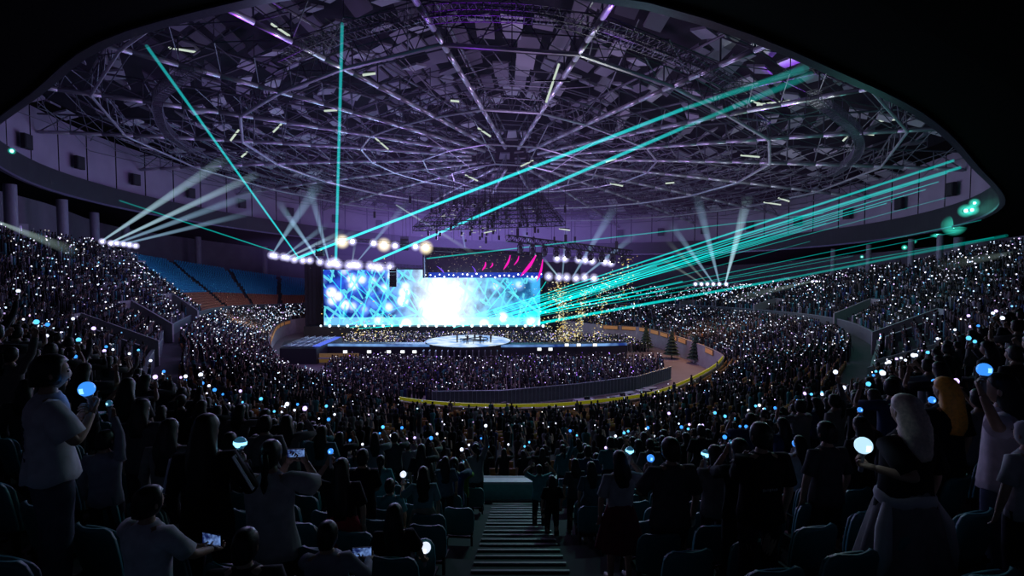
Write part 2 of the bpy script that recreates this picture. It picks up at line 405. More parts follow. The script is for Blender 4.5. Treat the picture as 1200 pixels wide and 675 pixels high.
# ---------------- columns, concourse doors and vomitories
cm = MB().tube((0, 0, 0), (0, 0, 1), .42, n=16).mesh('column', mat('column_paint', (.2, .2, .25), .6), True)
for xi, Y, xl in ((1067, 66, 'widest'), (1017, 88, 'second'), (1101, 60, 'pair'), (975, 105, 'thin')):
    # stand them on the concourse at the given bearing
    best = min(np.linspace(7, NC, 700), key=lambda u: abs(px(floorz(1, u, 21.6))[0]-xi))
    p = floorz(1, best, 21.6); p.z -= .6; top = zb((p.x, p.y))-.2
    o = link('column', cm); o.location = p; o.scale = (1, 1, max(2, top-p.z)); tag(o, kind='structure')
for u in (1.3, 1.7, 2.2, 2.6, 3.0, 3.4, 3.8, 9.6, 10.7):
    p = C3(u).lerp(C3o(u), .3); o = link('column', cm); o.location = p; o.scale = (1.6, 1.6, max(2, zb((p.x, p.y))-.2-p.z)); tag(o, kind='structure')
dm = MB().box((0, 0, 1.2), (3.4, .3, 2.6)).box((0, .17, 1.1), (1.3, .08, 2.1), 1).box((-.75, .17, 1.1), (.08, .1, 2.2), 2).box((.75, .17, 1.1), (.08, .1, 2.2), 2)
dme = dm.mesh('door', [mat('door_surround', (.2, .2, .24), .7), mat('door_leaf', (.5, .5, .55), .5), M_steel])
for i, u in enumerate((9.7, 10.0, 10.4, 10.9, 11.3, 11.7, 12.1, 2.4, 3.2, 3.9)):
    p = C3(u).lerp(C3o(u), .93); q = C2(u)-C3(u); o = link('door_%d' % (i+1), dme); o.location = p; o.rotation_euler = (0, 0, math.atan2(q.y, q.x)-PI/2); tag(o, kind='structure')
M_vom = mat('vomitory_parapet', (.26, .27, .27), .8)
VOM = []   # (tier, u, k0, k1, halfwidth)
for (u, k0, k1) in ((9.55, 0, 6), (10.55, 0, 6), (11.35, 0, 6), (12.1, 0, 5), (4.45, 0, 6), (3.45, 0, 6), (2.6, 0, 6), (5.6, 0, 4), (8.75, 0, 4)):
    VOM.append((1, u, k0, k1, 1.7))
    a = floorz(1, u, k0); b = floorz(1, u, k1+1); d = (b-a); d.z = 0; L = d.length; d.normalize(); n = Vector((-d.y, d.x, 0)); zt = b.z+.7
    root = empty('vomitory', a); tag(root, 'pale concrete stairwell exit cut into the upper seating on the %s' % ('right' if a.x > 0 else 'left'), 'stairwell exit', 'stairwell exits of the upper tier, %s' % ('right' if a.x > 0 else 'left'), 'structure')
    for sgn in (-1, 1):
        w = MB(); q0 = n*1.6*sgn; q1 = q0+n*.25*sgn
        pts = [q0, q0+d*L, q1+d*L, q1]
        zs = [1.3, zt-a.z, zt-a.z, 1.3]
        w.add([p+Vector((0, 0, -1.0)) for p in pts]+[Vector((p.x, p.y, z)) for p, z in zip(pts, zs)], [(3, 2, 1, 0), (4, 5, 6, 7), (0, 1, 5, 4), (1, 2, 6, 5), (2, 3, 7, 6), (3, 0, 4, 7)])
        w.build('parapet', M_vom, root)
    MB().box(d*(L+.1)+Vector((0, 0, (zt-a.z)/2)), (.25, 3.6, zt-a.z), rz=math.atan2(d.y, d.x)).build('end_wall', M_vom, root)
# ================================================================== CROWD LAYOUT
AISLES = {0: [1.5, 2.0, 2.45, 2.95, 3.5, 4.1, 4.7, 5.3, 5.95, 6.55, 7.5, 8.2, 8.8, 9.4, 10.0, 10.6, 11.1, 11.6, 12.1, 12.6, 13.2],
          1: [1.2, 1.55, 1.9, 2.3, 2.6, 3.0, 3.45, 3.9, 4.45, 4.9, 5.25, 5.6, 6.1, 8.1, 8.75, 9.2, 9.55, 10.0, 10.55, 10.95, 11.35, 11.75, 12.1, 12.6, 13.1]}
spots = []      # (x,y,z,rot,tier,u,k)
def stage_rot(x, y): return math.atan2(95-y, -12-x)-PI/2     # looking towards the stage
for tier in (0, 1):
    n = NL if tier == 0 else NU
    for k in range(n):
        p = floorz(tier, .6, k+.55); u = .6; acc = 0
        uu = np.arange(.6, NC-.2, .004); acc = 0
        pts = [floorz(tier, x, k+.5) for x in uu]
        for i in range(1, len(uu)):
            acc += (pts[i].xy-pts[i-1].xy).length
            if acc < .6: continue
            acc = 0; u = uu[i]; p = pts[i]; d = pts[i]-pts[i-1]; L = max(1e-6, d.xy.length)
            dens = L/.004
            if any(abs(u-a)*dens < .75 for a in AISLES[tier]): continue
            if tier == 1 and any(abs(u-v[1])*dens < v[4]+.3 and v[2] <= k <= v[3]+1 for v in VOM): continue
            if tier == 1 and -.75 < p.x < .95 and 0 < p.y < 15: continue
            z = floorz(tier, u, k).z
            spots.append((p.x, p.y, z, tier, u, k))
def inview(x, y, z, mg=25):
    a, b = px((x, y, z+1)); return y > .6 and -mg < a < 1200+mg and -mg < b < 675+90
spots = [s for s in spots if inview(*s[:3])]
print('spots', len(spots))
def empty_prob(s):
    x, y, z, tier, u, k = s
    if tier == 0 and 5.6 < u < 10.3 and k < 4: return .93
    if tier == 1 and .6 < u < 2.32: return 1.0           # the empty blue block far left
    if tier == 1 and u > 12.9 : return .5
    if tier == 0 and 5.6 < u < 9.3: return .45 if k > 8 else .35   # thin part right below us
    if tier == 0 and 4.6 < u <= 5.6: return .35
    if tier == 1 and y < 6: return 1.0                # heroes are placed by hand
    if tier == 1 and y < 14 : return .45
    if tier == 1 and 10.5 < u < 11.6 and k > 4 and k < 10: return .35
    return .12
people = []; vacant = []
for s in spots: (vacant if random.random() < empty_prob(s) else people).append(s)
# floor crowd (standing area in front of the stage) and the pit behind the runway
def inpoly(x, y, poly):
    c = False; j = len(poly)-1
    for i in range(len(poly)):
        xi, yi = poly[i]; xj, yj = poly[j]
        if (yi > y) != (yj > y) and x < (xj-xi)*(y-yi)/(yj-yi)+xi: c = not c
        j = i
    return c
POLY_A = [(-30, 86), (-26, 66), (-20, 61), (-7.5, 58.5), (7, 62), (16, 66.5), (22, 73), (25, 84), (20, 88), (-30, 86)]
PIT = [(-33, 93), (-36, 113), (10, 113), (24, 108), (26, 94)]
for poly, dz, cx in ((POLY_A, 0, 0), (PIT, 0, 0)):
    xs = [p[0] for p in poly]; ys = [p[1] for p in poly]
    for yy in np.arange(min(ys), max(ys), .85):
        for xx in np.arange(min(xs), max(xs), .58):
            x = xx+random.uniform(-.15, .15); y = yy+random.uniform(-.2, .2)
            if poly is POLY_A and y > 84.5: continue
            if (x+7.8)**2+(y-91)**2 < 9.5**2: continue
            if inpoly(x, y, poly) and random.random() < .85: people.append((x, y, 0, 2 if poly is POLY_A else 3, 0, 0))
print('people', len(people), 'vacant', len(vacant))
# ================================================================== HUMAN GENERATOR (faces +Y, feet at z=0, 1.65 m)
def skin(nodes, edges, sub=1, name='tmp'):
    me = bpy.data.meshes.new(name); me.from_pydata([n[0] for n in nodes], edges, []); o = bpy.data.objects.new(name, me); COL.objects.link(o)
    md = o.modifiers.new('s', 'SKIN'); md.use_smooth_shade = True
    if not me.skin_vertices: bpy.context.view_layer.update()
    sv = me.skin_vertices[0].data
    for i, n in enumerate(nodes):
        r = n[1]; sv[i].radius = r if hasattr(r, '__len__') else (r, r)
    for i in range(len(nodes)): sv[i].use_root = (i == 0)
    if sub: sd = o.modifiers.new('d', 'SUBSURF'); sd.levels = sub; sd.render_levels = sub
    dg = bpy.context.evaluated_depsgraph_get(); ev = o.evaluated_get(dg); t = ev.to_mesh()
    V = [v.co.copy() for v in t.vertices]; Fc = [tuple(p.vertices) for p in t.polygons]; ev.to_mesh_clear()
    bpy.data.objects.remove(o); bpy.data.meshes.remove(me); return V, Fc
def ik(s, w, L1, L2, pole):
    s = Vector(s); w = Vector(w); d = w-s; D = d.length
    if D > (L1+L2)*.995: w = s+d*((L1+L2)*.995/D); d = w-s; D = d.length
    a = (L1*L1-L2*L2+D*D)/(2*D); h = math.sqrt(max(0, L1*L1-a*a)); dn = d.normalized(); pl = Vector(pole); pl = pl-dn*pl.dot(dn)
    return s+dn*a+pl.normalized()*h, w
def pose_joints(sit=False, lw=None, rw=None, lean=0, width=1.0, stance=.1):
    J = {}
    if sit:
        J['pel'] = Vector((0, -.05, .52)); J['kn'] = [Vector((sx*.12, .36, .50)) for sx in (-1, 1)]; J['an'] = [Vector((sx*.12, .36, .09)) for sx in (-1, 1)]; dz = -.38
    else:
        J['pel'] = Vector((0, 0, .90)); J['kn'] = [Vector((sx*(stance+.01), .02, .48)) for sx in (-1, 1)]; J['an'] = [Vector((sx*(stance+.02), -.01, .09)) for sx in (-1, 1)]; dz = 0
    def up(x, y, z): return Vector((x*width, y+lean*(z-.9)+J['pel'].y, z+dz))
    J['hip'] = [J['pel']+Vector((sx*.085*width, .01, -.04)) for sx in (-1, 1)]
    J['sp'] = up(0, 0, 1.05); J['ch'] = up(0, -.01, 1.22); J['uc'] = up(0, -.005, 1.34); J['nk'] = up(0, .0, 1.42); J['hd'] = up(0, .012, 1.49)
    J['sh'] = [up(sx*.165, -.005, 1.345) for sx in (-1, 1)]
    J['el'] = []; J['wr'] = []
    for i, (sx, w) in enumerate(((-1, lw), (1, rw))):
        if w is None: w = J['sh'][i]+Vector((sx*.07, .06, -.50))
        e, w2 = ik(J['sh'][i], w, .275, .245, (sx*.7, -.35, -.9)); J['el'].append(e); J['wr'].append(w2)
    J['up'] = up
    return J
def tapered(mb, pts, rs, n=8, mi=0):
    rings = []
    for i, p in enumerate(pts):
        d = (pts[min(i+1, len(pts)-1)]-pts[max(i-1, 0)]).normalized(); q = d.to_track_quat('Z', 'Y')
        rings.append([p+q @ Vector((rs[i]*math.cos(2*PI*j/n), rs[i]*math.sin(2*PI*j/n), 0)) for j in range(n)])
    mb.loft(rings, mi)
def hand(mb, el, wr, sx, curl=.9, mi=0, nseg=6):
    d = (wr-el).normalized(); inw = Vector((-sx, .25, 0)); side = (inw-d*inw.dot(d)).normalized(); nrm = d.cross(side).normalized()*sx
    # palm: flattened block, rooted in the wrist
    rings = []
    for t, w, h in ((-.01, .027, .022), (.03, .037, .017), (.07, .043, .016), (.092, .038, .012)):
        c = wr+d*t; rings.append([c+side*w*math.cos(2*PI*j/8)+nrm*h*math.sin(2*PI*j/8) for j in range(8)])
    mb.loft(rings, mi)
    for k, (o_, L) in enumerate(((.031, .068), (.011, .078), (-.010, .073), (-.030, .056))):
        b = wr+d*.08+side*o_; pts = [b]; a = 0
        for f in (.45, .32, .25):
            a += curl*(.75 if f == .45 else .95); pts.append(pts[-1]+(d*math.cos(a)+nrm*math.sin(a))*L*f)
        tapered(mb, pts, [.0095, .0088, .008, .0055], nseg, mi)
    b = wr+d*.03+side*.03; t1 = b+(side*.75+d*.6+nrm*.3).normalized()*.035; t2 = t1+(side*.15+d*.75+nrm*.65).normalized()*.03
    tapered(mb, [b-side*.01, t1, t2], [.013, .0105, .007], nseg, mi)
    return wr+d*.07+nrm*.035, nrm, d
def head(mb, c, mi=0, mie=1, mil=2, nu=20, nv=16, yaw=0, tilt=0):
    R = Matrix.Rotation(yaw, 3, 'Z') @ Matrix.Rotation(tilt, 3, 'X')
    t = MB()
    def fn(p):
        x, y, z = p
        if z < 0: f = 1-.30*(-z)**1.3; x *= f; y = y*(1-.18*(-z)) + .10*(-z)
        if y > .2 and z > -.75 and z < .15 and abs(x) < .34: y += .17*max(0, 1-abs(x)/.34)*max(0, 1-abs(z+.28)/.45)
        if y > .3 and abs(z-.02) < .16 and .15 < abs(x) < .55: y -= .05
        return Vector((x, y, z))
    t.sph((0, 0, 0), (.074, .096, .113), nu, nv, mi, fn)
    if nu > 12:
        for sx in (-1, 1):
            t.sph((sx*.029, .083, .004), (.0125, .010, .008), 8, 6, mie); t.sph((sx*.076, -.005, -.008), (.012, .02, .032), 8, 6, mi)
            t.box((sx*.029, .092, .026), (.03, .008, .005), mie)
        t.sph((0, .088, -.056), (.022, .010, .008), 8, 6, mil)
    b = c+Vector((0, .008, .062)); vs = [R @ Vector(v)+b for v in t.v]
    base = len(mb.v); mb.v.extend(vs); mb.f.extend([tuple(base+i for i in f) for f in t.f]); mb.m.extend(t.m)
    return b, R
def hair_shape(mb, b, R, style='long', L=.42, mi=0, seed=0, nu=22):
    r_ = random.Random(seed); t = MB(); rings = []
    def ring(z, rx, ry, yo, open_, ph):
        out = []
        for i in range(nu):
            a = -PI/2 + 2*PI*i/nu      # start at back
            x, y = math.cos(a)*rx, math.sin(a)*ry+yo
            if open_ and math.sin(a) > .35: y = min(y, .035+.02*abs(math.cos(a)))
            w = 1+.05*math.sin(5*a+ph)+.03*r_.uniform(-1, 1)
            out.append(Vector((x*w, y*w if y < 0 else y, z)))
        return out
    rings.append(ring(.128, .012, .012, -.01, 0, 0))
    for z, f in ((.122, .45), (.105, .72), (.075, .92), (.04, 1.02)): rings.append(ring(z, .084*f, .108*f, -.006, z < .07, 0))
    if style == 'short':
        for z, f, yo in ((.0, 1.03, -.01), (-.04, .98, -.016), (-.075, .8, -.03)): rings.append(ring(z, .083*f, .104*f, yo, 1, 0))
    elif style == 'tail':
        for z, f, yo in ((.0, 1.0, -.01), (-.04, .9, -.02), (-.08, .6, -.035)): rings.append(ring(z, .083*f, .104*f, yo, 1, 0))
        pts = [Vector((0, -.09, .05)), Vector((0, -.14, .04)), Vector((.01, -.16, -.05)), Vector((.0, -.15, -.18)), Vector((-.01, -.13, -.28))]
        tapered(t, pts, [.02, .03, .038, .03, .008], 8)
    else:
        zs = np.linspace(0, -L, 8)
        for k, z in enumerate(zs):
            g = k/7; wv = r_.uniform(-.006, .006)
            rings.append(ring(z, (.088+.03*math.sin(g*2.2))*(1-.25*g*g), .075+.02*(1-g), -.045-.045*min(1, g*2)+wv, 1, z*25))
    t.loft(rings)
    bl = [R @ Vector(v)+b for v in t.v]; base = len(mb.v); mb.v.extend(bl); mb.f.extend([tuple(base+i for i in f) for f in t.f]); mb.m.extend([mi]*len(t.f))
def body_graph(J, k=1.0):
    N = []; E = []
    def nd(p, r): N.append((tuple(p), r)); return len(N)-1
    pel = nd(J['pel'], .10*k); sp = nd(J['sp'], .085*k); ch = nd(J['ch'], .092*k); uc = nd(J['uc'], .08*k); nk = nd(J['nk'], .05); hd = nd(J['hd'], .052)
    E += [(pel, sp), (sp, ch), (ch, uc), (uc, nk), (nk, hd)]
    for i in (0, 1):
        h = nd(J['hip'][i], .08*k); kn = nd(J['kn'][i], .058); cf = nd(J['kn'][i].lerp(J['an'][i], .35)+Vector((0, -.015, 0)), .054); an = nd(J['an'][i], .036); to = nd(J['an'][i]+Vector((.01*(-1, 1)[i], .16, -.055)), (.04, .03))
        E += [(pel, h), (h, kn), (kn, cf), (cf, an), (an, to)]
        s = nd(J['sh'][i], .05*k); e = nd(J['el'][i], .039); f = nd(J['el'][i].lerp(J['wr'][i], .3), .038); w = nd(J['wr'][i], .026)
        E += [(uc, s), (s, e), (e, f), (f, w)]
    return N, E
def sleeve_tube(mb, pts, rs, n=12, seed=0):
    rings = []
    for i, p in enumerate(pts):
        d = (pts[min(i+1, len(pts)-1)]-pts[max(i-1, 0)]).normalized(); q = d.to_track_quat('Z', 'Y')
        rings.append([p+q @ Vector((rs[i]*(1+.07*math.sin(3*a_+i*1.7+seed))*math.cos(a_), rs[i]*(1+.07*math.cos(4*a_+i+seed))*math.sin(a_), 0)) for a_ in [2*PI*j/n for j in range(n)]])
    mb.loft(rings)
def top_mesh(J, k=1.0, sleeve='short', hem=.82, loose=1.0, n=28):
    mb = MB(); up = J['up']; rings = []
    for t, rx, ry, y0 in ((0, .178, .128, 0), (.12, .176, .124, 0), (.32, .160, .112, 0), (.52, .160, .112, 0), (.70, .176, .116, -.008), (.82, .184, .112, -.008), (.885, .160, .100, -.004), (.93, .122, .088, 0), (.965, .088, .074, 0), (1, .064, .062, .004)):
        z = hem+(1.425-hem)*t; f = (1+(loose-1)*(1-t)*.8); c = up(0, y0, z); fold = .05*(1-t)
        rings.append([c+Vector((rx*k*f*(1+fold*math.sin(7*a_+t*5))*math.copysign(abs(math.cos(a_))**.85, math.cos(a_)), ry*f*(1+fold*math.sin(9*a_+2+t*6))*math.sin(a_), .012*(1-t)*math.sin(5*a_))) for a_ in [2*PI*i/n for i in range(n)]])
    mb.loft(rings)
    for i in (0, 1):
        s_ = J['sh'][i]; e = J['el'][i]; w = J['wr'][i]; inn = s_+Vector(((1, -1)[i]*.06, 0, -.02))
        if sleeve == 'short': sleeve_tube(mb, [inn, s_, s_.lerp(e, .4), s_.lerp(e, .8)], [.075*k, .070*k, .064*k*loose, .072*loose], seed=i)
        else: sleeve_tube(mb, [inn, s_, s_.lerp(e, .5), e, e.lerp(w, .45), e.lerp(w, .93)], [.075*k, .070*k, .06*k*loose, .054*loose, .048*loose, .038*loose], seed=i)
    return [Vector(v) for v in mb.v], mb.f
def bottom_mesh(J, kind='trousers', loose=1.0, seed=0, length=.5):
    mb = MB(); rings = []; pl = J['pel']
    if kind == 'trousers':
        n = 24; rings = [[pl+Vector((rx*math.cos(2*PI*i/n), ry*math.sin(2*PI*i/n), z)) for i in range(n)] for z, rx, ry in ((.13, .135, .095), (.04, .165, .118), (-.05, .172, .122), (-.12, .14, .10))]
        mb.loft(rings)
        for i in (0, 1):
            h = J['hip'][i]; kn = J['kn'][i]; an = J['an'][i]; sleeve_tube(mb, [h+Vector((0, 0, .02)), h.lerp(kn, .3), kn, kn.lerp(an, .5), an+Vector((0, 0, .02))], [.095, .09*max(1, loose*.95), .068*loose, .062*loose, .062*loose], 14, seed+i)
        return [Vector(v) for v in mb.v], mb.f
    nu = 36; zt = pl.z+.14
    for g in np.linspace(0, 1, 9):
        z = zt-g*length; R0 = .14+.14*loose*g**.8
        rings.append([Vector(((R0+.02*g*math.sin(9*2*PI*i/nu+seed))*math.cos(2*PI*i/nu)*1.08, pl.y+(R0*.85+.02*g*math.sin(9*2*PI*i/nu+seed))*math.sin(2*PI*i/nu), z)) for i in range(nu)])
    mb.loft(rings, close=True); return [Vector(v) for v in mb.v], mb.f
def cloth(name, hexc, **kw): return mat(name, hexc, .85, noise=.35, scale=14, spec=.15, **kw)
M_skin = mat('skin', (.45, .28, .20), .55, noise=.12); M_eye = mat('eye_dark', (.03, .02, .02), .3); M_lip = mat('lips', (.4, .15, .14), .5)
M_hair = mat('black_hair', (.012, .010, .010), .42, noise=.5, scale=60); M_hairb = mat('blond_hair', (.75, .60, .50), .45, noise=.5, scale=50); M_hairo = mat('orange_hair', (.95, .42, .06), .45, noise=.5, scale=40)
def frommesh(V, Fc, name, mt, parent, smooth=True):
    mb = MB(); mb.add(V, Fc); return mb.build(name, mt, parent, smooth)
HANDS = {}
def make_person(loc, rz, sc=1, label='', group=None, sit=False, lw=None, rw=None, lean=0, width=1, top=('black_top', (.015, .015, .018)), sleeve='short', bottom=('trousers', 'dark_trousers', (.02, .02, .03)), loose=1.0,
                hair='long', hairL=.42, hairmat=None, head_yaw=0, seed=0, hem=.82, tilt=0, stance=.1, skirtL=.5, roll=0):
    M = Matrix.Translation(loc) @ Matrix.Rotation(rz, 4, 'Z') @ Matrix.Rotation(roll, 4, 'Y') @ Matrix.Scale(sc, 4)
    Mi = M.inverted()
    lw = None if lw is None else Mi @ Vector(lw); rw = None if rw is None else Mi @ Vector(rw)
    J = pose_joints(sit, lw, rw, lean, width, stance)
    N, E = body_graph(J, width); V, Fc = skin(N, E, 2); mb = MB(); mb.add(V, Fc)
    b, R = head(mb, J['hd'], yaw=head_yaw, tilt=tilt); grips = []
    for i, sx in ((0, -1), (1, 1)):
        g, nrm, d = hand(mb, J['el'][i], J['wr'][i], sx, 1.15 if (lw, rw)[i] is not None else .35); grips.append((M @ g, (M.to_3x3() @ d).normalized()))
    o = mb.build('person', [M_skin, M_eye, M_lip], None, True); o.matrix_world = M
    tag(o, label, 'person', group)
    h = MB(); hair_shape(h, b, R, hair, hairL, 0, seed); h.build('hair', hairmat or M_hair, o, True)
    tv, tf = top_mesh(J, width*1.03, sleeve, hem, loose); sh_ = frommesh(tv, tf, 'shirt' if sleeve == 'short' else 'jacket', cloth(*top), o)
    bv, bf = bottom_mesh(J, bottom[0], loose, seed, skirtL); frommesh(bv, bf, bottom[0], cloth(bottom[1], bottom[2]), o)
    s = MB()
    for i in (0, 1):
        a = J['an'][i]; s.sph(a+Vector((0, .07, -.045)), (.048, .135, .04), 10, 7)
    s.build('shoe', mat('shoe', (.05, .05, .05), .5), o, True)
    return o, J, grips, M
# ---------------- props: light sticks, phones
E_white = emis('stick_glow_white', (.72, .80, 1.0), 2.0); E_blue = emis('stick_glow_blue', (.04, .28, 1.0), 1.7); E_cyan = emis('stick_glow_cyan', (.10, .55, 1.0), 1.6); E_pearl = emis('stick_glow_pearl', (.5, .78, .98), 2.0); E_vio = emis('stick_glow_violet', (.62, .45, 1.0), 2.2)
def stick_mesh(r, glow, parts=False):
    a = MB(); a.loft([[Vector((R_*math.cos(2*PI*i/10), R_*math.sin(2*PI*i/10), z)) for i in range(10)] for z, R_ in ((-.10, .013), (-.09, .017), (.03, .016), (.05, .03), (.06, .032))])
    g = MB(); g.sph((0, 0, .06+r*.85), r, 14, 10)
    return a, g
def make_stick(loc, r, glow, label, group=None, rot=None, ring=False):
    root = empty('light_stick', loc)
    if rot: root.rotation_euler = rot
    a, g = stick_mesh(r, glow); a.build('handle', mat('stick_handle', (.5, .5, .55), .4), root, True)
    gm = MB(); gm.sph((0, 0, .06+r*.85), r, 16, 12); gl = gm.build('globe', mat('clear_globe_'+glow.name, (.3, .4, .6), .15, em=tuple(glow.node_tree.nodes['Emission'].inputs['Color'].default_value[:3]), es=1.1 if not ring else .10), root, True)
    c = MB()
    if ring:
        c.loft([[Vector((math.cos(2*PI*i/16)*rr, math.sin(2*PI*i/16)*rr, .06+r*.85+z)) for i in range(16)] for rr, z in ((r*1.02, -.012), (r*1.04, 0), (r*1.02, .012))], cap=False)
        c.sph((0, -r*.5, .06+r*.7), (r*.62, r*.62, r*.55), 10, 8)
    else: c.box((0, 0, .06+r*.85), (r*.5, r*2.04, r*.7))
    c.build('lamp', emis('lamp_'+glow.name, tuple(min(1, q+.12) for q in glow.node_tree.nodes['Emission'].inputs['Color'].default_value[:3]), 2.6), gl)
    return tag(root, label, 'light stick', group)
def make_phone(loc, rz, label, tilt=0, col=(.06, .12, .55), land=True):
    root = empty('phone', loc, rz); root.rotation_euler = (tilt, 0, rz)
    w, h = (.155, .076) if land else (.076, .155)
    cs_ = MB().box((0, 0, 0), (w, .009, h)).build('case', M_black, root)
    s = MB(); s.add([(-w/2+.004, -.0055, -h/2+.004), (w/2-.004, -.0055, -h/2+.004), (w/2-.004, -.0055, h/2-.004), (-w/2+.004, -.0055, h/2-.004)], [(0, 1, 2, 3)])
    sm = bpy.data.materials.get('phone_screen')
    if not sm:
        sm = mat('phone_screen', (0, 0, 0), .2, em=(.1, .2, .8), es=.55); nt = sm.node_tree; n = nt.nodes.new('ShaderNodeTexNoise'); n.inputs['Scale'].default_value = 22; tc = nt.nodes.new('ShaderNodeTexCoord'); nt.links.new(tc.outputs['Object'], n.inputs['Vector'])
        cr = nt.nodes.new('ShaderNodeValToRGB'); cr.color_ramp.elements[0].position = .4; cr.color_ramp.elements[0].color = (.01, .02, .12, 1); cr.color_ramp.elements[1].position = .65; cr.color_ramp.elements[1].color = (.25, .45, 1, 1)
        nt.links.new(n.outputs['Fac'], cr.inputs[0]); nt.links.new(cr.outputs[0], nt.nodes['Principled BSDF'].inputs['Emission Color'])
    s.build('screen', sm, cs_); return tag(root, label, 'phone')
# ================================================================== HEROES
# floor height of the upper tier by brute force
_smp = []
for u in np.arange(5.0, 9.4, .02):
    for k in range(NU):
        p = floorz(1, u, k+.5); _smp.append((p.x, p.y, floorz(1, u, k).z))
_smp = np.array(_smp)
def floor_at(x, y):
    i = np.argmin((_smp[:, 0]-x)**2+(_smp[:, 1]-y)**2); return float(_smp[i, 2])
LAST = [None]
def garment(o): return [c for c in o.children if c.name.split('.')[0] in ('shirt', 'jacket')][0]
def hero(xi, yi, Y, label, stick=None, phone=None, rz=None, two=False, smin=.9, smax=1.1, **kw):
    """xi, yi: bearing and elevation of the head; Y: how far in front of the camera plane it stands"""
    hp = P(xi, yi, Y); sit = kw.get('sit', False); hh = 1.555-(.38 if sit else 0)
    fz = floor_at(hp.x, hp.y); sc = min(smax, max(smin, (hp.z-fz)/hh)); z = fz
    err = (fz+hh*sc)-hp.z
    if rz is None: rz = stage_rot(hp.x, hp.y)
    grips = []
    if stick:
        sx_, sy_, sr, glow, side, ring = stick; d = kw.pop('sd', .22); w = P(sx_, sy_, Y+d)-Vector((0, 0, .12+sr)); kw['rw' if side > 0 else 'lw'] = w
        if two: kw['lw' if side > 0 else 'rw'] = w+Vector((-.09*side, 0, -.03))
    if phone:
        w = P(phone[0], phone[1], Y+.3)-Vector((0, 0, .09)); R3 = Matrix.Rotation(rz, 3, 'Z'); kw['rw'] = w+R3 @ Vector((.075, -.03, 0)); kw['lw'] = w+R3 @ Vector((-.075, -.03, 0))
    o, J, grips, M = make_person(Vector((hp.x, hp.y, z)), rz, sc, label, **kw)
    LAST[0] = J
    print('HERO %-5s err %.2f scale %.2f | %s' % (xi, err, sc, label[:50]))
    if stick:
        g, d = grips[1 if side > 0 else 0]; st = make_stick(g+Vector((0, 0, .0)), sr, glow, 'light stick held by the '+' '.join(label.split(',')[0].split()[:9]), ring=ring)
        st.rotation_euler = (random.uniform(-.15, .15), random.uniform(-.15, .15), 0)
    if phone:
        g = (grips[0][0]+grips[1][0])/2; make_phone(g+Vector((0, 0, .02)), rz, 'phone filming the stage held by the '+' '.join(label.split(',')[0].split()[:8]))
    return o
WH = ('white_tee', (.66, .66, .72)); BK = ('black_top', (.012, .012, .015)); TL = ('teal_tee', (.10, .36, .37)); GY = ('grey_sweater', (.12, .11, .12))
DT = ('trousers', 'dark_trousers', (.02, .02, .03))
